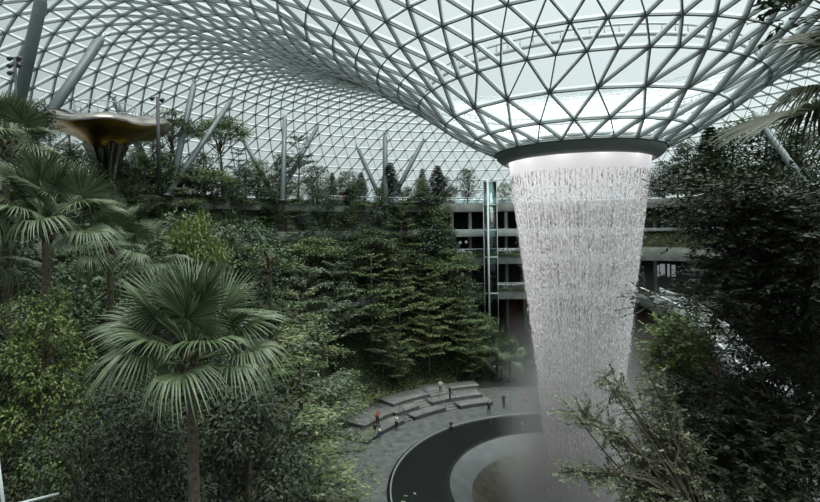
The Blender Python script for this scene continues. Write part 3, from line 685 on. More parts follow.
# --- trees that stand on the top deck, seen against the glass
deck = [  # column, row of the top, ring radius, kind, leaf, width, label
    (172, 112, 45, 'umbrella', 'canopy_leaf', 1.0, 'dark slender tree with an open flat crown behind the V of grey columns'),
    (222, 116, 47, 'umbrella', 'leaf_mid', 1.0, 'bright green slender tree with an open flat crown, just left of the pale thin column'),
    (205, 150, 44, 'bushy', 'canopy_leaf', 1.1, 'low dark leafy tree at the feet of the V of grey columns'),
    (240, 148, 46, 'tiered', 'leaf_conifer', .8, 'dull thin-leaved tree at the foot of the pale thin column'),
    (258, 158, 44, 'bushy', 'leaf_mid', 1.0, 'rounded tree on the deck between the pale thin column and the upright dark one'),
    (300, 131, 44, 'tiered', 'canopy_leaf', .75, 'tall dark layered tree beside the upright dark column, highest of the deck trees'),
    (283, 152, 46, 'bushy', 'canopy_leaf', .9, 'dark leafy tree directly in front of the upright dark column'),
    (333, 172, 45, 'conifer', 'leaf_conifer', .9, 'small pointed conifer next after the tall layered tree'),
    (362, 172, 46, 'conifer', 'leaf_conifer', 1.1, 'small pointed conifer in front of the column that leans left to meet the upright one'),
    (391, 162, 44, 'conifer', 'leaf_conifer', 1.1, 'tallest pointed conifer, just right of the upright column in the middle'),
    (423, 168, 46, 'conifer', 'leaf_conifer', .8, 'pointed conifer under the tip of the column leaning right'),
    (438, 165, 44, 'conifer', 'canopy_leaf', 1.2, 'full dark conifer between the thin conifer and the round tree near the lift'),
    (468, 167, 44, 'bushy', 'canopy_leaf', .9, 'round dark tree on the deck just left of the glass lift'),
    (408, 186, 44, 'bushy', 'canopy_leaf', 1.2, 'low dark bushy tree between two pointed conifers on the deck'),
    (345, 196, 44, 'bushy', 'canopy_leaf', 1.5, 'low dark shrubby tree below the pointed conifers, near the orange-clad visitor'),
    (452, 186, 45, 'bushy', 'leaf_mid', 1.2, 'low green tree on the deck behind the round dark tree'),
    (318, 165, 47, 'bushy', 'canopy_leaf', 1.0, 'dark tree half hidden behind the tall layered tree'),
    (153, 128, 43, 'bushy', 'canopy_leaf', .9, 'dark leafy tree behind the thin black lamp post'),
    (135, 148, 43.5, 'bushy', 'leaf_mid', 1.1, 'leafy tree under the edge of the bronze canopy'),
    (38, 98, 42, 'bushy', 'canopy_leaf', .7, 'narrow dark tree between the thickest columns and the bronze canopy'),
    (70, 140, 41, 'bushy', 'canopy_leaf', 1.3, 'dark bushy tree in front of the bronze canopy'),
    (686, 138, 47, 'bushy', 'canopy_leaf', 1.0, 'dark leafy tree just right of the roof ring, behind the falling water'),
    (711, 126, 48, 'conifer', 'canopy_leaf', 1.3, 'dark pointed tree right of the waterfall, on the deck'),
    (735, 122, 46, 'bushy', 'canopy_leaf', 1.3, 'large dark tree on the deck left of the pale leaning column at the right'),
    (768, 112, 47, 'bushy', 'leaf_mid', 1.3, 'leafy tree behind the pale leaning column at the right'),
    (665, 160, 45, 'bushy', 'leaf_conifer', 1.1, 'blue-green tree on the deck touching the edge of the water'),
    (800, 128, 45, 'bushy', 'canopy_leaf', 1.4, 'dark tree on the deck at the far right, behind the hanging fan fronds'),
    (505, 182, 46, 'bushy', 'leaf_mid', 1.0, 'small tree on the deck between the lift and the falling water'),
]
for px, py, r, kind, lf, w, lab in deck:
    x, y = at_r(px, r); z = 25.8; plant(kind, (x, y, z), max(2.5, top_at(px, py, x, y) - z), lab, lf, 'trees on the top deck', w * (1.45 if kind == 'bushy' else 1.2))
for i, px in enumerate(range(118, 448, 13)):
    px += R_.uniform(-5, 5); x, y = at_r(px, 43.2 + R_.rand() * .8); lf = ['canopy_leaf', 'leaf_conifer', 'leaf_mid'][i % 3]
    plant('bushy', (x, y, 25.8), 3.2 + 2.6 * R_.rand(), '%s low tree in the row along the edge of the top deck' % {'canopy_leaf': 'dark green', 'leaf_conifer': 'blue-green', 'leaf_mid': 'mid-green'}[lf], lf, 'low trees along the deck edge', 1.5)
for i, px in enumerate(range(648, 812, 15)):
    x, y = at_r(px, 44.6 + R_.rand()); lf = ['canopy_leaf', 'leaf_conifer'][i % 2]
    plant('bushy', (x, y, 25.8), 4.2 + 3.0 * R_.rand(), '%s low tree on the top deck right of the waterfall, over the garden terrace' % ['dark green', 'blue-green'][i % 2], lf, 'low trees on the deck right of the water', 1.7)
for i, px in enumerate((648, 662, 676, 690, 706, 722, 740)):
    x, y = at_r(px, 42.8); lf = ['leaf_mid', 'canopy_leaf', 'leaf_conifer'][i % 3]
    plant('bushy', (x, y, 21.1), 4.0 + 1.6 * R_.rand(), '%s young tree planted at the top of the grassy garden terrace' % ['mid-green', 'dark green', 'blue-green'][i % 3], lf, 'young trees on the garden terrace', 1.3)
# --- trees on the ledges and the slope of the bowl
def bed(r):
    return 21.8 if r >= 41.25 else 17.7 if r > 40.2 else 12.0 if r > 39.5 else None
placed = []
def try_tree(px, r, hgt, kind, leafm, w, lab, grp, zmin=None):
    x, y = at_r(px, r); z = hill_xy(x, y) if zmin is None else zmin
    plant(kind, (x, y, z - .1), hgt, lab, leafm, grp, w); placed.append((px, x, y))
kinds_mix = ['tiered', 'tiered', 'bushy', 'tiered', 'bushy', 'umbrella']
leaf_mix = {'tiered': ['leaf_mid', 'leaf_olive', 'leaf_mid', 'leaf_grey'], 'bushy': ['canopy_leaf', 'leaf_mid', 'canopy_leaf', 'leaf_conifer'], 'umbrella': ['canopy_leaf', 'leaf_mid'], 'conifer': ['leaf_conifer']}
LW = {'leaf_mid': 'mid-green', 'leaf_olive': 'olive', 'leaf_grey': 'grey-green', 'canopy_leaf': 'dark green', 'leaf_conifer': 'blue-green'}
KW = {'tiered': 'layered tree', 'bushy': 'leafy tree', 'umbrella': 'flat-crowned slender tree', 'conifer': 'conifer'}
def zone_rows(r, zb, pxs, h0, h1, where, grp, z=None, jit=5, kinds=kinds_mix, rj=.5):
    for px in pxs:
        px = px + R_.uniform(-jit, jit); k = kinds[R_.randint(len(kinds))]; lf = leaf_mix[k][R_.randint(len(leaf_mix[k]))]
        try_tree(px, r + R_.uniform(-rj, rj), R_.uniform(h0, h1), k, lf, R_.uniform(.9, 1.25) * (1.15 if z else 1.0), '%s %s %s' % (LW[lf], KW[k], where), grp, z)
zone_rows(41.9, 0, range(20, 446, 15), 5.0, 8.5, 'on the highest ledge just below the deck', 'trees on the highest ledge', 21.6, rj=.2, kinds=['bushy', 'tiered', 'bushy', 'umbrella'])
zone_rows(40.9, 0, range(60, 446, 19), 6.0, 9.5, 'on the middle ledge of the planted wall', 'trees on the middle ledge', 17.3, rj=.1, kinds=['bushy', 'tiered', 'bushy'])
zone_rows(39.8, 0, range(110, 452, 21), 8, 12.5, 'at the top of the slope under the ledges', 'trees along the top of the slope', 11.6, rj=.2)
zone_rows(37.0, 0, range(125, 470, 27), 11, 15.5, 'on the upper slope above the plaza', 'trees on the upper slope', rj=1.0)
zone_rows(33.8, 0, list(range(215, 470, 31)), 11, 15, 'in the middle of the slope above the plaza', 'trees on the middle slope', rj=1.0, kinds=['tiered', 'tiered', 'tiered', 'bushy'])
zone_rows(30.6, 0, (385, 425, 460, 250, 285), 9, 12.5, 'at the foot of the slope behind the stone seats', 'trees at the foot of the slope', rj=.6, kinds=['tiered'])
for px, r, h_, k, lf, lab in (
    (397, 29.3, 8.6, 'tiered', 'leaf_mid', 'layered tree with a bare pale trunk right behind the top row of stone seats'),
    (470, 28.6, 8.2, 'tiered', 'leaf_olive', 'olive layered tree with a slim trunk beside the right end of the stone seats'),
    (440, 33.5, 11.5, 'tiered', 'leaf_olive', 'broad olive layered tree above the middle flight of stone stairs'),
    (484, 33.5, 8.5, 'bushy', 'leaf_mid', 'leafy tree below the lowest gallery, left of the lift foot'),
    (500, 30.0, 6.5, 'bushy', 'leaf_mid', 'small leafy tree left of the two low palms'),
):
    try_tree(px, r, h_, k, lf, 1.1, lab, 'single trees round the stone seats')
# nearer trees between the viewer and the plaza, on the near slope
def near_tree(px, py_top, d, kind, lf, lab, w=1.0, var=None):
    x, y, _ = P(px, 300, d); z = hill_xy(x, y) - .1
    if d < 45: kind = {'bushy': 'fine', 'tiered': 'finetiered'}.get(kind, kind)
    return plant(kind, (x, y, z), max(3, top_at(px, py_top, x, y) - z), lab, lf, 'trees on the near slope', w, var)
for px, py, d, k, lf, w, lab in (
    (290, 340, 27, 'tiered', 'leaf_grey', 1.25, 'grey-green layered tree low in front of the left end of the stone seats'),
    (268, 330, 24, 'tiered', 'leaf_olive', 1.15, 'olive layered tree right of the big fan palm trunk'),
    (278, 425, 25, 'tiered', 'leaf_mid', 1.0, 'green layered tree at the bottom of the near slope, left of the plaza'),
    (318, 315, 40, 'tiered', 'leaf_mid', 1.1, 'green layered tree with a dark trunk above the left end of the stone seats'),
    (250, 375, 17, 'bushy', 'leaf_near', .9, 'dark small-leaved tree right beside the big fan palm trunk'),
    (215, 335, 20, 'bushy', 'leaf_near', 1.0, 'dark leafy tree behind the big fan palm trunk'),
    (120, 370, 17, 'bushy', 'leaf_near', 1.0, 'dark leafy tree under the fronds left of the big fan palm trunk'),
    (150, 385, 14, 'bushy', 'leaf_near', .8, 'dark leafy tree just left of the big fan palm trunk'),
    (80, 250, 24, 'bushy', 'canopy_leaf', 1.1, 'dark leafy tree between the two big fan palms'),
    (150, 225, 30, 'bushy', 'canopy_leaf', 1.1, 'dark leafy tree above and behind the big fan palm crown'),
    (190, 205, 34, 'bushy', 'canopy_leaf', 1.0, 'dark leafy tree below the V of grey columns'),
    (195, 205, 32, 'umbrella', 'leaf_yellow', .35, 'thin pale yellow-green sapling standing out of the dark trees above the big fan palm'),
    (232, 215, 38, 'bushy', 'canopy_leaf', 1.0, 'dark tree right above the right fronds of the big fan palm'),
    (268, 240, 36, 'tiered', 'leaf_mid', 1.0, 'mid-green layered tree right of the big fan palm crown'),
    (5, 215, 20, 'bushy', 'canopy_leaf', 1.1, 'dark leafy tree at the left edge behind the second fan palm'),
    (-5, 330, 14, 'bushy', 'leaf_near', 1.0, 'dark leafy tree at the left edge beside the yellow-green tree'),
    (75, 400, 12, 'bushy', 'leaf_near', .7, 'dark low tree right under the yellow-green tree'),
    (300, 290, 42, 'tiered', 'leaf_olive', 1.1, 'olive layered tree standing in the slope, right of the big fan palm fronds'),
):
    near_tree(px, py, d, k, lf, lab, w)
# the yellow-green tree at the left
Y1 = proto_bushy(77, wid=1.55, base=.42, clumps=30, per=330, ll=.115)
x, y, _ = P(42, 330, 14); z = hill_xy(x, y) - .1; hh = top_at(42, 278, x, y) - z
t = empty('leafy_tree', (x, y, z), 'yellow-green leafy tree below the second fan palm, at the left', 'tree'); t.scale = (hh / 10 * .72, hh / 10 * .72, hh / 10)
link('trunk', Y1[0], t); f_ = link('foliage', Y1[1], t); f_.material_slots[0].link = 'OBJECT'; f_.material_slots[0].material = M['leaf_yellow']

# --- fan palms
def frond_mesh(seed, droop, R=1.10, Lp=1.18, nl=42, leaf='frond'):
    """one fan: stalk along +X, pleated round blade at its end, split tips that hang"""
    r = np.random.RandomState(seed); st = MB()
    st.tube([(0, 0, 0), (Lp * .5, 0, .05), (Lp, 0, 0)], [.035, .022, .018], 5)
    vs, fs = [], []; amax = math.radians(128)
    for k in range(nl):
        a = -amax + 2 * amax * k / (nl - 1) + r.randn() * .012; da = amax / nl * 1.06
        Rk = R * (.72 + .28 * math.cos(a * .55)) * (.94 + .12 * r.rand()); ts = [0.0, .3, .55, .78, 1.0]; ws = [.0, .3, .47, .27, .02]
        dr = droop * (.75 + .5 * r.rand()); b0 = len(vs)
        for t, w in zip(ts, ws):
            q = Rk * t; hw = math.tan(da) * Rk * w; hang = -dr * max(0, t - .45) ** 1.7 * 2.1 * R; cup = .22 * abs(math.sin(a)) * q
            c = np.array([Lp + math.cos(a) * q * (1 - .12 * dr * t), math.sin(a) * q * (1 - .12 * dr * t), cup + hang])
            sv = np.array([-math.sin(a), math.cos(a), 0]) * hw
            vs += [c - sv - (0, 0, hw * .8), c + (0, 0, hw * .5), c + sv - (0, 0, hw * .8)]
        for i in range(len(ts) - 1):
            o = b0 + i * 3; fs += [(o, o + 3, o + 4, o + 1), (o + 1, o + 4, o + 5, o + 2)]
    nst = st.n; sv_, sf = np.concatenate(st.v), st.f
    me = np_mesh('frond', np.concatenate([sv_, np.array(vs)]), [np.array(sf[3]), np.concatenate([np.array(sf[4]), np.array(fs) + nst])] if sf[3] else [np.concatenate([np.array(sf[4]), np.array(fs) + nst])], M['petiole'])
    me.materials.append(M[leaf])
    n3, n4 = len(sf[3]), len(sf[4]); idx = np.ones(n3 + n4 + len(fs), dtype=np.int32); idx[:n3 + n4] = 0
    me.polygons.foreach_set('material_index', idx); return me
FR = {'frond': {k: [frond_mesh(100 + i * 7 + j, dr) for j in range(3)] for i, (k, dr) in enumerate((('up', .14), ('mid', .5), ('low', .95)))},
      'frond_dark': {k: [frond_mesh(200 + i * 7 + j, dr, leaf='frond_dark') for j in range(2)] for i, (k, dr) in enumerate((('up', .2), ('mid', .5), ('low', .9)))}}
def palm(base, crown_z, size, nf, lab, lean=(0, 0), leaf='frond', grp='fan palms', r0=.17, seed=0, emin=-38):
    r = np.random.RandomState(seed + 50); t = empty('fan_palm', base, lab, 'palm', grp); hh = crown_z - base[2]
    mb = MB(); n = max(8, int(hh / .16)); tt = np.linspace(0, 1, n)
    pts = [(lean[0] * q, lean[1] * q, hh * q) for q in tt]; rr = [r0 * (1.0 - .3 * q + (.10 if i % 2 else 0)) for i, q in enumerate(tt)]
    mb.tube(pts, rr, 10); mb.build('trunk', M['palm_bark'], t, True)
    mb = MB()                                                    # fibrous crown shaft of old leaf bases
    for k in range(16):
        a = k * 2.4; z = hh - .75 + .045 * k; c = np.array([lean[0], lean[1], z]); u = np.array([math.cos(a), math.sin(a), 0])
        mb.tube([c + u * r0 * .6, c + u * r0 * 1.5 + (0, 0, .16), c + u * r0 * 1.9 + (0, 0, .34)], [.05, .04, .015], 5)
    mb.build('leaf_bases', M['palm_bark'], t)
    for k in range(nf):
        f = (k + .5) / nf; el = math.radians(82 + (emin - 82) * f ** .95 + r.randn() * 4); az = k * 2.39996 + r.randn() * .15
        key = 'up' if f < .38 else 'mid' if f < .72 else 'low'; ms = FR[leaf][key]
        o = link('frond', ms[k % len(ms)], t); o.location = (lean[0], lean[1], hh - .35 * f); o.scale = (size * (.9 + .2 * r.rand()),) * 3
        o.rotation_euler = ((r.rand() - .5) * (1.9 if f < .5 else .5), -el, az)
    return t
def palm_px(px, py, d, size, nf, lab, leaf='frond', leanpx=0, grp='fan palms', seed=0, r0=.17, emin=-38):
    c = P(px, py, d); bx = c[0] + leanpx * d / F; z = hill_xy(bx, c[1]) - .1
    return palm((bx, c[1], z), c[2], size, nf, lab, (c[0] - bx, 0), leaf, grp, r0, seed, emin)
palm_px(190, 350, 11.5, 1.03, 28, 'large fan palm with a wide pale green crown and ringed trunk, lower left', leanpx=8, seed=1, r0=.15, emin=-6)
palm_px(46, 218, 15, .98, 23, 'second tall fan palm, its crown in front of the bronze canopy', leanpx=-2, seed=2, r0=.15, emin=-8)
palm_px(110, 240, 19, .82, 18, 'smaller fan palm between the two big fan palms', seed=3, r0=.14)
palm_px(5, 140, 17, .85, 18, 'fan palm at the left edge under the mast of spotlights', seed=4, r0=.14)
palm_px(-12, 250, 16, .75, 16, 'low fan palm at the left edge beside the trunk of the second fan palm', seed=5, r0=.14)
palm_px(150, 255, 26, .9, 14, 'dim fan palm behind the crown of the large fan palm', seed=6, r0=.14)
for px, py, r, s, lab in ((495, 347, 30, 1.5, 'pale green palm beside the lift foot, taller of two'), (508, 357, 29, 1.3, 'pale green palm nearest the water, lower of two'), (455, 300, 36, 1.5, 'pale fan palm sticking out of the slope below the galleries')):
    x, y = at_r(px, r); z = hill_xy(x, y); palm((x, y, z), top_at(px, py, x, y), s, 14, lab, (0, 0), 'frond', 'fan palms', .15, int(px))
# fan palm at the upper right whose fronds hang into the view
tp_ = palm((5.1, 5.0, hill_xy(5.1, 5.0) - .1), 23.6, .64, 20, 'dark fan palm hanging its fronds in from the upper right', (0, 0), 'frond_dark', 'fan palms', .16, 91, -14)

o = link('frond', FR['frond_dark']['up'][1], tp_); o.location = (0, 0, 23.5 - tp_.location.z - .1); o.rotation_euler = (.05, math.radians(14), PI + .05); o.scale = (.92,) * 3
# --- the big dark tree at the right and its neighbours (leafy twigs on real branches)
def twig_tree(name, blobs, ntw, trunk, leafm, lab, seed, ll=.10, twl=.55, nlv=13, bias=(-.6, 0, .05), bark='bark'):
    r = np.random.RandomState(seed); base = np.array(trunk[0]); t = empty(name, base, lab, 'tree', None); mb = MB()
    tp = [np.array(q) - base for q in trunk]; mb.tube(tp, np.linspace(.16, .06, len(tp)), 8)
    Pn, Dn, Nn = [], [], []; wts = np.array([b[2] for b in blobs], float); wts /= wts.sum()
    for (c, s, w), q in zip(blobs, wts):
        c = np.array(c) - base; s = np.array(s); j = min(len(tp) - 1, max(1, int(len(tp) * .4) + r.randint(len(tp))))
        mid = (tp[j] * .4 + c * .6); mb.tube(limb_pts(tp[j], c, .15, .05, 6, r), np.linspace(.035, .008, 6), 5, False)
        for k in range(int(ntw * q)):
            u = unit(r.randn(3)); st = c + u * s * (.3 + .75 * r.rand() ** .5); d = unit(u * (1, 1, .45) + np.array(bias) + r.randn(3) * .35)
            if k % 3 == 0: mb.tube([c + u * s * .15, st], [.012, .007], 3, False)
            tl = twl * (.6 + .7 * r.rand()); en = st + d * tl + (0, 0, -.12 * tl); mb.tube([st, (st + en) / 2 + (0, 0, .03), en], [.006, .004, .002], 3, False)
            tq = np.linspace(.05, 1, nlv); pp = st + (en - st) * tq[:, None]; sd = np.cross(d, (0, 0, 1)); sg = np.where(np.arange(nlv) % 2, 1, -1)[:, None]
            Pn.append(pp); Dn.append(d * .6 + sd * sg * .9 + r.randn(nlv, 3) * .22); Nn.append(r.randn(nlv, 3) * .3 + (0, 0, 1))
    p, d, n = map(np.concatenate, (Pn, Dn, Nn))
    mb.build('trunk', M[bark], t); link('foliage', leaf_mesh('foliage', p, d, n, ll * (.7 + .6 * r.rand(len(p))), ll * .55, M[leafm]), t)
    return t
def blob(px, py, d, rx, rz, w=None): # ellipsoid of leaves: centre, half sizes, weight
    return (P(px, py, d), (rx * d / F, rx * d / F * 1.1, rz * d / F), w or rx * rz)
tb = P(850, 520, 9.5); g0 = hill_xy(tb[0], tb[1])
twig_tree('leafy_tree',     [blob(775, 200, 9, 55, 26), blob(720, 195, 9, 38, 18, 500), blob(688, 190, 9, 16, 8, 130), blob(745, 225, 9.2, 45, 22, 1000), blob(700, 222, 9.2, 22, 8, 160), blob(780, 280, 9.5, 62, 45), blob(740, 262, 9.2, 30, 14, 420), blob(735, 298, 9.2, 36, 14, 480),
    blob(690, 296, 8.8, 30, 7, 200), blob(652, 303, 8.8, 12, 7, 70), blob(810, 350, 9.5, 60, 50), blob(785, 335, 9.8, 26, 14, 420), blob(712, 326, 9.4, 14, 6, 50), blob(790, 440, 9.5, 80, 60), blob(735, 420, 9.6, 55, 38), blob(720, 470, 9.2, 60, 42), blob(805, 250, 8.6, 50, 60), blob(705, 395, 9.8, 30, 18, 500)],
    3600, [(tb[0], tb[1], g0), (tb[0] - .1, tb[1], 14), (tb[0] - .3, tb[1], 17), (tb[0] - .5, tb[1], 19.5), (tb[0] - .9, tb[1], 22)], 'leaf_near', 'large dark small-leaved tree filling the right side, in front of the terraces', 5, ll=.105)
tb = P(740, 560, 8); g0 = hill_xy(tb[0], tb[1])
def spray(ax, ay, bx, by, d0, d1, n, w0, w1, wt):
    out = []
    for k in range(n):
        q = k / (n - 1); out.append(blob(ax + (bx - ax) * q, ay + (by - ay) * q - 6 * math.sin(PI * q), d0 + (d1 - d0) * q, w0 + (w1 - w0) * q, (w0 + (w1 - w0) * q) * .62, wt * (w0 + (w1 - w0) * q)))
    return out
twig_tree('leafy_tree', spray(668, 478, 572, 411, 8.3, 7.6, 11, 11, 6, 10) + spray(676, 455, 604, 376, 8.4, 8.0, 9, 12, 6, 9) + spray(660, 496, 574, 472, 8.0, 7.4, 9, 11, 6, 10) + spray(680, 436, 650, 378, 8.6, 8.4, 6, 13, 6, 9)
    + [blob(678, 470, 8.4, 26, 34, 760), blob(660, 500, 8, 26, 12, 330)],
    760, [(tb[0], tb[1], g0), (tb[0] - .1, tb[1], 15.5), (tb[0] - .45, tb[1], 16.8), (tb[0] - .9, tb[1], 17.6)], 'leaf_spray', 'pale olive tree spreading its sprays over the foot of the waterfall', 6, ll=.066, twl=.27, nlv=13, bias=(-.7, 0, .35))
tb = P(700, 520, 11); g0 = hill_xy(tb[0], tb[1])
twig_tree('leafy_tree', [blob(682, 345, 11, 20, 18, 900), blob(690, 335, 11, 14, 12, 300), blob(672, 366, 11, 16, 12, 300)], 210, [(tb[0], tb[1], g0), (tb[0], tb[1], 16), (tb[0] - .3, tb[1], 18), (tb[0] - .5, tb[1], 19)], 'leaf_yellow',
    'yellow-green bush top poking up before the pale walkway at the right', 8, ll=.12, bias=(-.2, 0, .2))
tb = P(800, -60, 5.2)
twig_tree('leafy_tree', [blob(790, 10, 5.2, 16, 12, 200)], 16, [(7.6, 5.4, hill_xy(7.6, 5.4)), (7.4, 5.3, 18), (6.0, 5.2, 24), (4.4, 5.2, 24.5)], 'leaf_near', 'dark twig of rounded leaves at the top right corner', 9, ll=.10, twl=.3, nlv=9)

# --- undergrowth on the slope
def undergrowth(n, r0, r1, a0, a1, ll, seed, leafm, lab, h=1.2, nm='undergrowth'):
    r = np.random.RandomState(seed); rr = np.sqrt(r0 * r0 + (r1 * r1 - r0 * r0) * r.rand(n)); a = a0 + (a1 - a0) * r.rand(n)
    hz = np.array([hill(q, w) for q, w in zip(rr, a)]); bump = h * (.5 + .5 * np.sin(rr * 2.1 + a * .33) * np.sin(a * .7 + rr))
    p = np.stack([AX + rr * np.cos(np.radians(a)), AY + rr * np.sin(np.radians(a)), hz + .1 + bump * r.rand(n)], 1)
    d = r.randn(n, 3); d[:, 2] = np.abs(d[:, 2]) * .6; o = link(nm, leaf_mesh(nm, p, d, r.randn(n, 3) * .5 + (0, 0, 1), ll * (.6 + .8 * r.rand(n)), ll * .45, M[leafm])); tag(o, lab, None, None, 'stuff')
undergrowth(60000, 29.3, 43, 96, 232, .32, 1, 'canopy_leaf', 'dark leafy undergrowth on the slope under the trees', 1.4)
undergrowth(22000, 29.0, 43, 96, 215, .30, 2, 'leaf_mid', 'mid-green leafy undergrowth scattered through the slope', 1.3)
undergrowth(14000, 28, 45, 215, 320, .30, 4, 'canopy_leaf', 'dark undergrowth on the near slope below the viewer', 1.0)
undergrowth(2600, 28.0, 29.6, 106, 152, .3, 3, 'leaf_olive', 'low pale planting behind the top row of stone seats', .8)
# grass-like planting spilling over the planters
def trail(n, r, z, px0, px1, seed, leafm, lab):
    q = np.random.RandomState(seed); a = np.radians(theta_of(px1, r) + (theta_of(px0, r) - theta_of(px1, r)) * q.rand(n)); rr = r + q.randn(n) * .12
    p = np.stack([AX + rr * np.cos(a), AY + rr * np.sin(a), z + q.rand(n) * .35 - .12], 1); d = q.randn(n, 3) + (0, 0, -.3); d[:, :2] -= np.stack([np.cos(a), np.sin(a)], 1) * .8
    o = link('foliage', leaf_mesh('foliage', p, d, q.randn(n, 3) + (0, 0, 1), .3, .14, M[leafm])); tag(o, lab, None, None, 'stuff')
trail(2200, 39.9, 17.7, 440, 525, 1, 'leaf_mid', 'green plants spilling over the upper concrete planter left of the waterfall')
trail(1600, 39.15, 12.1, 465, 528, 2, 'leaf_mid', 'green plants spilling over the lower concrete planter left of the waterfall')
trail(5200, 41.6, 26.2, 120, 440, 3, 'canopy_leaf', 'dark plants spilling over the deck edge behind the forest')
# handrail at the lower left corner
a, b = P(2, 470, 6), P(60, 494, 6); g0 = hill_xy(a[0], a[1])
t = empty('handrail', (a[0], a[1], g0), 'pale metal handrail at the lower left corner', 'handrail'); o = np.array(t.location)
mb = MB(); mb.tube([np.array((0, 0, 0)), P(3, 502, 6) - o, P(-3, 455, 6) - o], .02, 8); mb.build('post', M['steel'], t, True)
mb = MB(); mb.tube([P(2, 508, 6.0) - o, P(30, 501, 6.3) - o, P(58, 494, 6.8) - o], .02, 8); mb.build('rail', M['steel'], t, True)

# ------------------------------------------------------------------ people
def cloth(n, c): M[n] = mat(n, c, 0.85, noise=.15, scale=6); return n
for n_, c_ in (('cloth_red', (.42, .03, .03)), ('cloth_white', (.72, .72, .70)), ('cloth_navy', (.03, .045, .11)), ('cloth_black', (.015, .015, .017)), ('cloth_grey', (.14, .14, .15)), ('cloth_orange', (.60, .16, .04)),
               ('cloth_blue', (.06, .12, .26)), ('hair_black', (.012, .010, .009)), ('shoe_dark', (.03, .028, .026)), ('shoe_pale', (.5, .48, .46)), ('eye_dark', (.01, .01, .01))): cloth(n_, c_)
def person_at(loc, face, pose, top, bottom, lab, hgt=1.7, shoe='shoe_dark', long_sleeve=False, shorts=False, hair_long=False):
    """pose: joint overrides in metres, person looks along -Y before turning"""
    J = dict(pel=(0, 0, .97), wai=(0, .0, 1.10), che=(0, -.01, 1.30), nek=(0, .0, 1.47), hd0=(0, -.015, 1.545), hd1=(0, -.02, 1.62), hd2=(0, -.01, 1.685))
    for s, k in ((-1, 'l'), (1, 'r')):
        J.update({k + 'hip': (.09 * s, 0, .90), k + 'kne': (.10 * s, -.02, .49), k + 'ank': (.10 * s, .02, .09), k + 'toe': (.12 * s, -.15, .035), k + 'sho': (.18 * s, 0, 1.41), k + 'elb': (.235 * s, .02, 1.13), k + 'wri': (.25 * s, -.05, .89)})
    J.update(pose); Rd = dict(pel=.135, wai=.115, che=.135, nek=.05, hd0=.07, hd1=.093, hd2=.07)
    for k in 'lr': Rd.update({k + 'hip': .088, k + 'kne': .056, k + 'ank': .042, k + 'toe': .036, k + 'sho': .060, k + 'elb': .043, k + 'wri': .030})
    B = [('pel', 'wai'), ('wai', 'che'), ('che', 'nek'), ('nek', 'hd0'), ('hd0', 'hd1'), ('hd1', 'hd2')]
    for k in 'lr': B += [('pel', k + 'hip'), (k + 'hip', k + 'kne'), (k + 'kne', k + 'ank'), (k + 'ank', k + 'toe'), ('che', k + 'sho'), (k + 'sho', k + 'elb'), (k + 'elb', k + 'wri')]
    J = {k: np.array(v, float) for k, v in J.items()}
    for k, s in (('l', -1), ('r', 1)):
        d = unit(J[k + 'wri'] - J[k + 'elb']); side = unit(np.cross(d, (s * 1.0, 0, .2))); nrm = np.cross(side, d)
        J[k + 'pal'] = J[k + 'wri'] + d * .075; Rd[k + 'pal'] = .030; B.append((k + 'wri', k + 'pal'))
        for i, (o, ln) in enumerate(((-.027, .062), (-.009, .078), (.009, .082), (.027, .068))):
            a, b = '%sf%da' % (k, i), '%sf%db' % (k, i); J[a] = J[k + 'pal'] + d * (.03 + ln * .45) + side * o; J[b] = J[a] + d * ln * .5 + nrm * .018; Rd[a] = .010; Rd[b] = .008; B += [(k + 'pal', a), (a, b)]
        a, b = k + 'tha', k + 'thb'; J[a] = J[k + 'wri'] + d * .055 + side * -.04; J[b] = J[a] + d * .035 + side * -.012; Rd[a] = .012; Rd[b] = .009; B += [(k + 'wri', a), (a, b)]
    nose = J['hd1'] + unit(J['hd1'] - J['hd0'] + 0) * -.01 + np.array((0, -.103, 0)); J['nos'] = nose; Rd['nos'] = .014; B.append(('hd1', 'nos'))
    names = list(J); me = bpy.data.meshes.new('person_body'); me.from_pydata([tuple(J[n]) for n in names], [(names.index(a), names.index(b)) for a, b in B], []); me.update()
    tmp = bpy.data.objects.new('tmp_body', me); COL.objects.link(tmp); tmp.modifiers.new('skin', 'SKIN'); sd = tmp.modifiers.new('sub', 'SUBSURF'); sd.levels = 1
    for i, n in enumerate(names): me.skin_vertices[0].data[i].radius = (Rd[n], Rd[n]); me.skin_vertices[0].data[i].use_root = (n == 'pel')
    bpy.context.view_layer.update(); dg = bpy.context.evaluated_depsgraph_get(); ev = bpy.data.meshes.new_from_object(tmp.evaluated_get(dg)); bpy.data.objects.remove(tmp)
    n = len(ev.vertices); V = np.empty(n * 3, np.float32); ev.vertices.foreach_get('co', V); V = V.reshape(-1, 3); NV = np.array([v.normal[:] for v in ev.vertices]); PF = [list(p.vertices) for p in ev.polygons]
    ev.materials.clear(); ev.materials.append(M['skin']); ev.polygons.foreach_set('use_smooth', np.ones(len(PF), bool)); ev.name = 'body'
    A0_ = np.array([J[a] for a, b in B]); A1_ = np.array([J[b] for a, b in B])
    cen = np.array([V[f].mean(0) for f in PF]); ab = A1_ - A0_; t = np.clip(((cen[:, None] - A0_) * ab).sum(2) / ((ab ** 2).sum(1) + 1e-9), 0, 1)
    dist = np.linalg.norm(A0_ + t[..., None] * ab - cen[:, None], axis=2); rA = np.array([Rd[a] for a, b in B]); near = (dist - rA * .9).argmin(1); bone = [B[i] for i in near]; tt = t[np.arange(len(cen)), near]
    s = hgt / 1.71; p = empty('person', loc, lab, 'person', 'visitors on the plaza', face); p.scale = (s, s, s); link('body', ev, p)
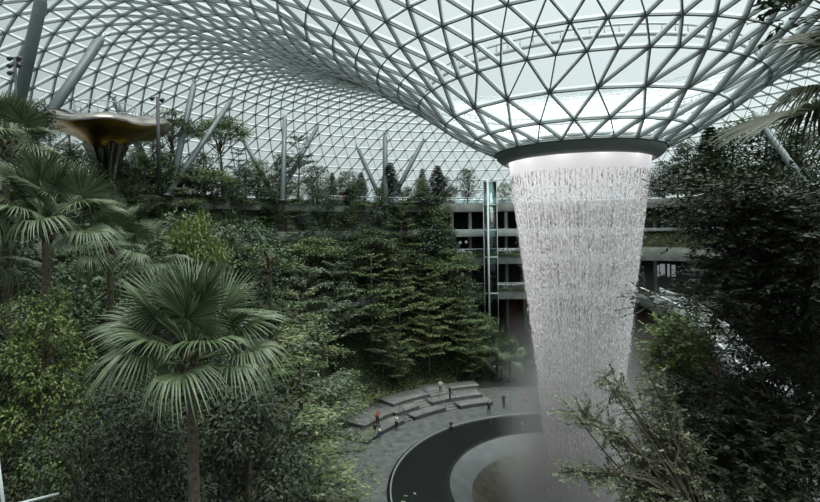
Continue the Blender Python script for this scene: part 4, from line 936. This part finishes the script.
    def wear(nm, test, m, off):
        sel = [f for i, f in enumerate(PF) if test(bone[i], tt[i], cen[i])]
        if not sel: return
        ids = sorted({v for f in sel for v in f}); mp = {v: i for i, v in enumerate(ids)}; q = V[ids] + NV[ids] * off
        fs = [[mp[v] for v in f] for f in sel]; f3 = [f for f in fs if len(f) == 3]; f4 = [f for f in fs if len(f) == 4]
        o = link(nm, np_mesh(nm, q, [np.array(f) for f in (f3, f4) if f], M[m], True), p)
    wear('shirt', lambda b, q, c: b in (('pel', 'wai'), ('wai', 'che')) or (b[0] == 'che' and (b[1] != 'nek' or q < .55)) or (b[0][1:] == 'sho' and (long_sleeve or q < .75)) or (long_sleeve and b[0][1:] == 'elb'), top, .014)
    wear('trousers', lambda b, q, c: (b[0] == 'pel' and b[1] != 'wai') or (b[0][1:] == 'hip' and (not shorts or q < .9)) or (not shorts and b[0][1:] == 'kne') , bottom, .012)
    wear('shoe', lambda b, q, c: b[0] == 'lank', shoe, .010); wear('shoe', lambda b, q, c: b[0] == 'rank', shoe, .010)
    hd = J['hd1']; wear('hair', lambda b, q, c: b in (('hd1', 'hd2'), ('hd0', 'hd1'), ('nek', 'hd0')) and (c[1] - hd[1] > -.035 + max(0, .05 - (c[2] - hd[2])) * (.7 if hair_long else 1.6) or c[2] - hd[2] > .055) , 'hair_black', .016)
    for sx in (-1, 1):
        mb = MB(); e_ = hd + np.array((sx * .034, -.088, .012)); mb.lathe([(.0005, -.009), (.009, 0), (.0005, .009)], 8, e_[0], e_[1]); o = mb.build('eye', M['eye_dark'], p); o.location = (0, 0, e_[2])
    mb = MB(); mb.box(hd + np.array((0, -.087, -.045)), .045, .012, .008); mb.build('mouth', M['cloth_red'], p)
    return p
walk = dict(lkne=(-.10, -.16, .50), lank=(-.10, -.14, .09), ltoe=(-.11, -.31, .04), rkne=(.10, .02, .48), rank=(.10, .20, .13), rtoe=(.11, .05, .04), lelb=(-.24, .10, 1.15), lwri=(-.25, .12, .90), relb=(.24, -.08, 1.14), rwri=(.23, -.24, .95))
phone = dict(lelb=(-.23, -.04, 1.14), lwri=(-.10, -.26, 1.22), relb=(.23, -.04, 1.14), rwri=(.08, -.26, 1.24), hd1=(0, -.045, 1.615), hd2=(0, -.05, 1.68))
squat = dict(pel=(0, .16, .34), wai=(0, .10, .47), che=(0, -.02, .66), nek=(0, -.08, .82), hd0=(0, -.11, .89), hd1=(0, -.13, .96), hd2=(0, -.13, 1.025), lhip=(-.10, .12, .30), rhip=(.10, .12, .30), lkne=(-.15, -.22, .46), rkne=(.15, -.22, .46),
    lank=(-.12, .02, .09), rank=(.12, .02, .09), ltoe=(-.14, -.15, .035), rtoe=(.14, -.15, .035), lsho=(-.18, -.04, .76), rsho=(.18, -.04, .76), lelb=(-.22, -.26, .60), relb=(.22, -.26, .60), lwri=(-.10, -.44, .52), rwri=(.10, -.44, .52))
sit = dict(pel=(0, .10, .16), wai=(0, .10, .29), che=(0, .07, .50), nek=(0, .04, .66), hd0=(0, .02, .735), hd1=(0, 0, .81), hd2=(0, 0, .875), lhip=(-.10, .06, .13), rhip=(.10, .06, .13), lkne=(-.14, -.30, .36), rkne=(.14, -.30, .36),
    lank=(-.12, -.52, .09), rank=(.12, -.52, .09), ltoe=(-.13, -.69, .035), rtoe=(.13, -.69, .035), lsho=(-.18, .06, .60), rsho=(.18, .06, .60), lelb=(-.24, -.10, .42), relb=(.24, -.10, .42), lwri=(-.13, -.28, .44), rwri=(.13, -.28, .44))
bend = dict(lkne=(-.11, -.05, .50), rkne=(.13, .03, .49), relb=(.30, -.06, 1.16), rwri=(.20, -.22, 1.05))
g = lambda px, py, z=0: tuple(G(px, py, z))
person_at(g(377.5, 425, .45), .5, bend, 'cloth_red', 'cloth_black', 'person in a red jacket standing on the lowest stone seat row', long_sleeve=True)
person_at(g(375.0, 438.5), 2.7, walk, 'cloth_black', 'cloth_black', 'person in dark clothes walking in front of the one in red', 1.68)
person_at(g(379.3, 437.5), 2.4, {}, 'cloth_navy', 'cloth_blue', 'person in blue with a white bag, in front of the one in red', 1.62, hair_long=True)
person_at(g(396.5, 430), -.6, phone, 'cloth_white', 'cloth_black', 'person in a white shirt and dark trousers standing by the left stairs', 1.72)
person_at(g(451, 429.5), .2, squat, 'cloth_black', 'cloth_blue', 'person in black and blue crouching by the pool edge', 1.66)
person_at(g(489, 415), 2.8, walk, 'cloth_navy', 'cloth_navy', 'person in navy with a white bag, walking before the right seats', 1.74, shoe='shoe_pale')
person_at(g(504, 408.5), .3, bend, 'cloth_black', 'cloth_black', 'person in black with bare arms, standing right of the stone seats', 1.78)
person_at(g(440.5, 393, 1.35), -.3, phone, 'cloth_white', 'cloth_black', 'person in a white top at the back, above the top seat row', 1.66, hair_long=True)
person_at(g(450, 399, .9), .9, {}, 'cloth_black', 'cloth_black', 'person in dark clothes on the middle seat row, below the one in white', 1.65)
person_at(g(524, 401), 1.2, sit, 'cloth_orange', 'cloth_grey', 'small person in orange brown sitting on the floor near the water', 1.4)
x, y = at_r(343.5, 42.6)
person_at((x, y, 25.8), .3, {}, 'cloth_orange', 'cloth_navy', 'orange-clad visitor standing at the rail of the top deck', 1.75)['group'] = 'visitors on the top deck'
def bag(px, py, z, lab, rz):
    q = P(px, py, G(px, py + 10, 0)[1]); t = empty('shoulder_bag', q, lab, 'bag', 'white bags carried by visitors', rz)
    mb = MB(); mb.lathe([(.001, -.17), (.13, -.15), (.16, 0), (.13, .14), (.001, .16)], 10); o = mb.build('bag_body', M['cloth_white'], t, True); o.scale = (1, .55, 1)
    mb = MB(); mb.tube([(-.1, 0, .12), (-.06, .03, .35), (.0, .05, .45), (.06, .03, .35), (.1, 0, .12)], .015, 5); mb.build('strap', M['cloth_white'], t, True)
bag(379.6, 430, 0, 'white bag on the person in blue, beside the lowest seats', .3)
bag(489.6, 404, 0, 'white bag on the back of the person in navy', .2)
q = G(523, 430, .13); t = empty('marker', q, 'small red and white marker standing on the black pool shelf', 'marker')
mb = MB(); mb.lathe([(.001, 0), (.16, 0), (.15, .04), (.06, .06), (.05, .3)], 10); mb.build('marker_foot', M['cloth_red'], t, True)
mb = MB(); mb.tube([(0, 0, .28), (-.06, 0, .62)], [.06, .05], 10); mb.build('marker_sleeve', M['cloth_red'], t, True)
mb = MB(); mb.tube([(-.06, 0, .6), (-.12, 0, .9)], [.055, .045], 10); mb.build('marker_tip', M['cloth_white'], t, True)

# ------------------------------------------------------------------ light and view
W = bpy.data.worlds.new('overcast_sky'); SC.world = W; W.use_nodes = True
nt = W.node_tree; nt.nodes.clear()
out = nt.nodes.new('ShaderNodeOutputWorld'); bg = nt.nodes.new('ShaderNodeBackground'); tc = nt.nodes.new('ShaderNodeTexCoord'); sp = nt.nodes.new('ShaderNodeSeparateXYZ')
rp = nt.nodes.new('ShaderNodeValToRGB'); e = rp.color_ramp.elements
e[0].position = 0.0; e[0].color = (0.06, 0.07, 0.07, 1); e[1].position = 1.0; e[1].color = (0.98, 1.0, 0.985, 1)
for pos, colr in ((0.48, (0.05, 0.055, 0.05, 1)), (0.51, (0.135, 0.148, 0.148, 1)), (0.60, (0.158, 0.172, 0.174, 1)), (0.72, (0.186, 0.200, 0.203, 1))):
    q = e.new(pos); q.color = colr
mr = nt.nodes.new('ShaderNodeMapRange'); mr.inputs['From Min'].default_value = -1
L(nt, tc.outputs['Generated'], sp.inputs[0]); L(nt, sp.outputs['Z'], mr.inputs['Value']); L(nt, mr.outputs[0], rp.inputs['Fac'])
mx = nt.nodes.new('ShaderNodeMapRange'); mx.inputs['From Min'].default_value = -1          # the cloud is thinner, and brighter, towards the right
mx.inputs['To Min'].default_value = 4.0 * 0.55; mx.inputs['To Max'].default_value = 4.0 * 1.36
L(nt, sp.outputs['X'], mx.inputs['Value']); L(nt, mx.outputs[0], bg.inputs[1])
L(nt, rp.outputs['Color'], bg.inputs[0]); L(nt, bg.outputs[0], out.inputs[0])

sd_ = bpy.data.lights.new('veiled_sun', 'SUN'); sd_.energy = 3.2; sd_.angle = math.radians(35); sd_.color = (1.0, 0.985, 0.95)
so = bpy.data.objects.new('veiled_sun', sd_); COL.objects.link(so); so.location = (30, 20, 90)
so.rotation_euler = Vector((-0.30, 0.22, -1.0)).to_track_quat('-Z', 'Y').to_euler()

cam = bpy.data.cameras.new('camera'); co = bpy.data.objects.new('camera', cam); COL.objects.link(co)
cam.sensor_width = 36; cam.lens = F / 820 * 36; cam.shift_y = (CY - 251) / 820; cam.clip_end = 500; cam.clip_start = 0.05
# pixel row 230 is the horizon; roll turns the scene anticlockwise in the frame
co.location = CAM; co.rotation_mode = 'QUATERNION'
base = Matrix(((1, 0, 0), (0, 0, -1), (0, 1, 0)))
rollm = Matrix.Rotation(-ROLL, 3, 'Y')
co.rotation_quaternion = (rollm @ base).to_quaternion()
SC.camera = co
SC.view_settings.view_transform = 'Standard'; SC.view_settings.look = 'None'; SC.view_settings.gamma = 1; SC.view_settings.use_curve_mapping = False
SC.view_settings.exposure = 0.0
SC.cycles.max_bounces = 7; SC.cycles.diffuse_bounces = 4; SC.cycles.glossy_bounces = 3; SC.cycles.transparent_max_bounces = 16; SC.cycles.transmission_bounces = 4
SC.cycles.caustics_reflective = False; SC.cycles.caustics_refractive = False
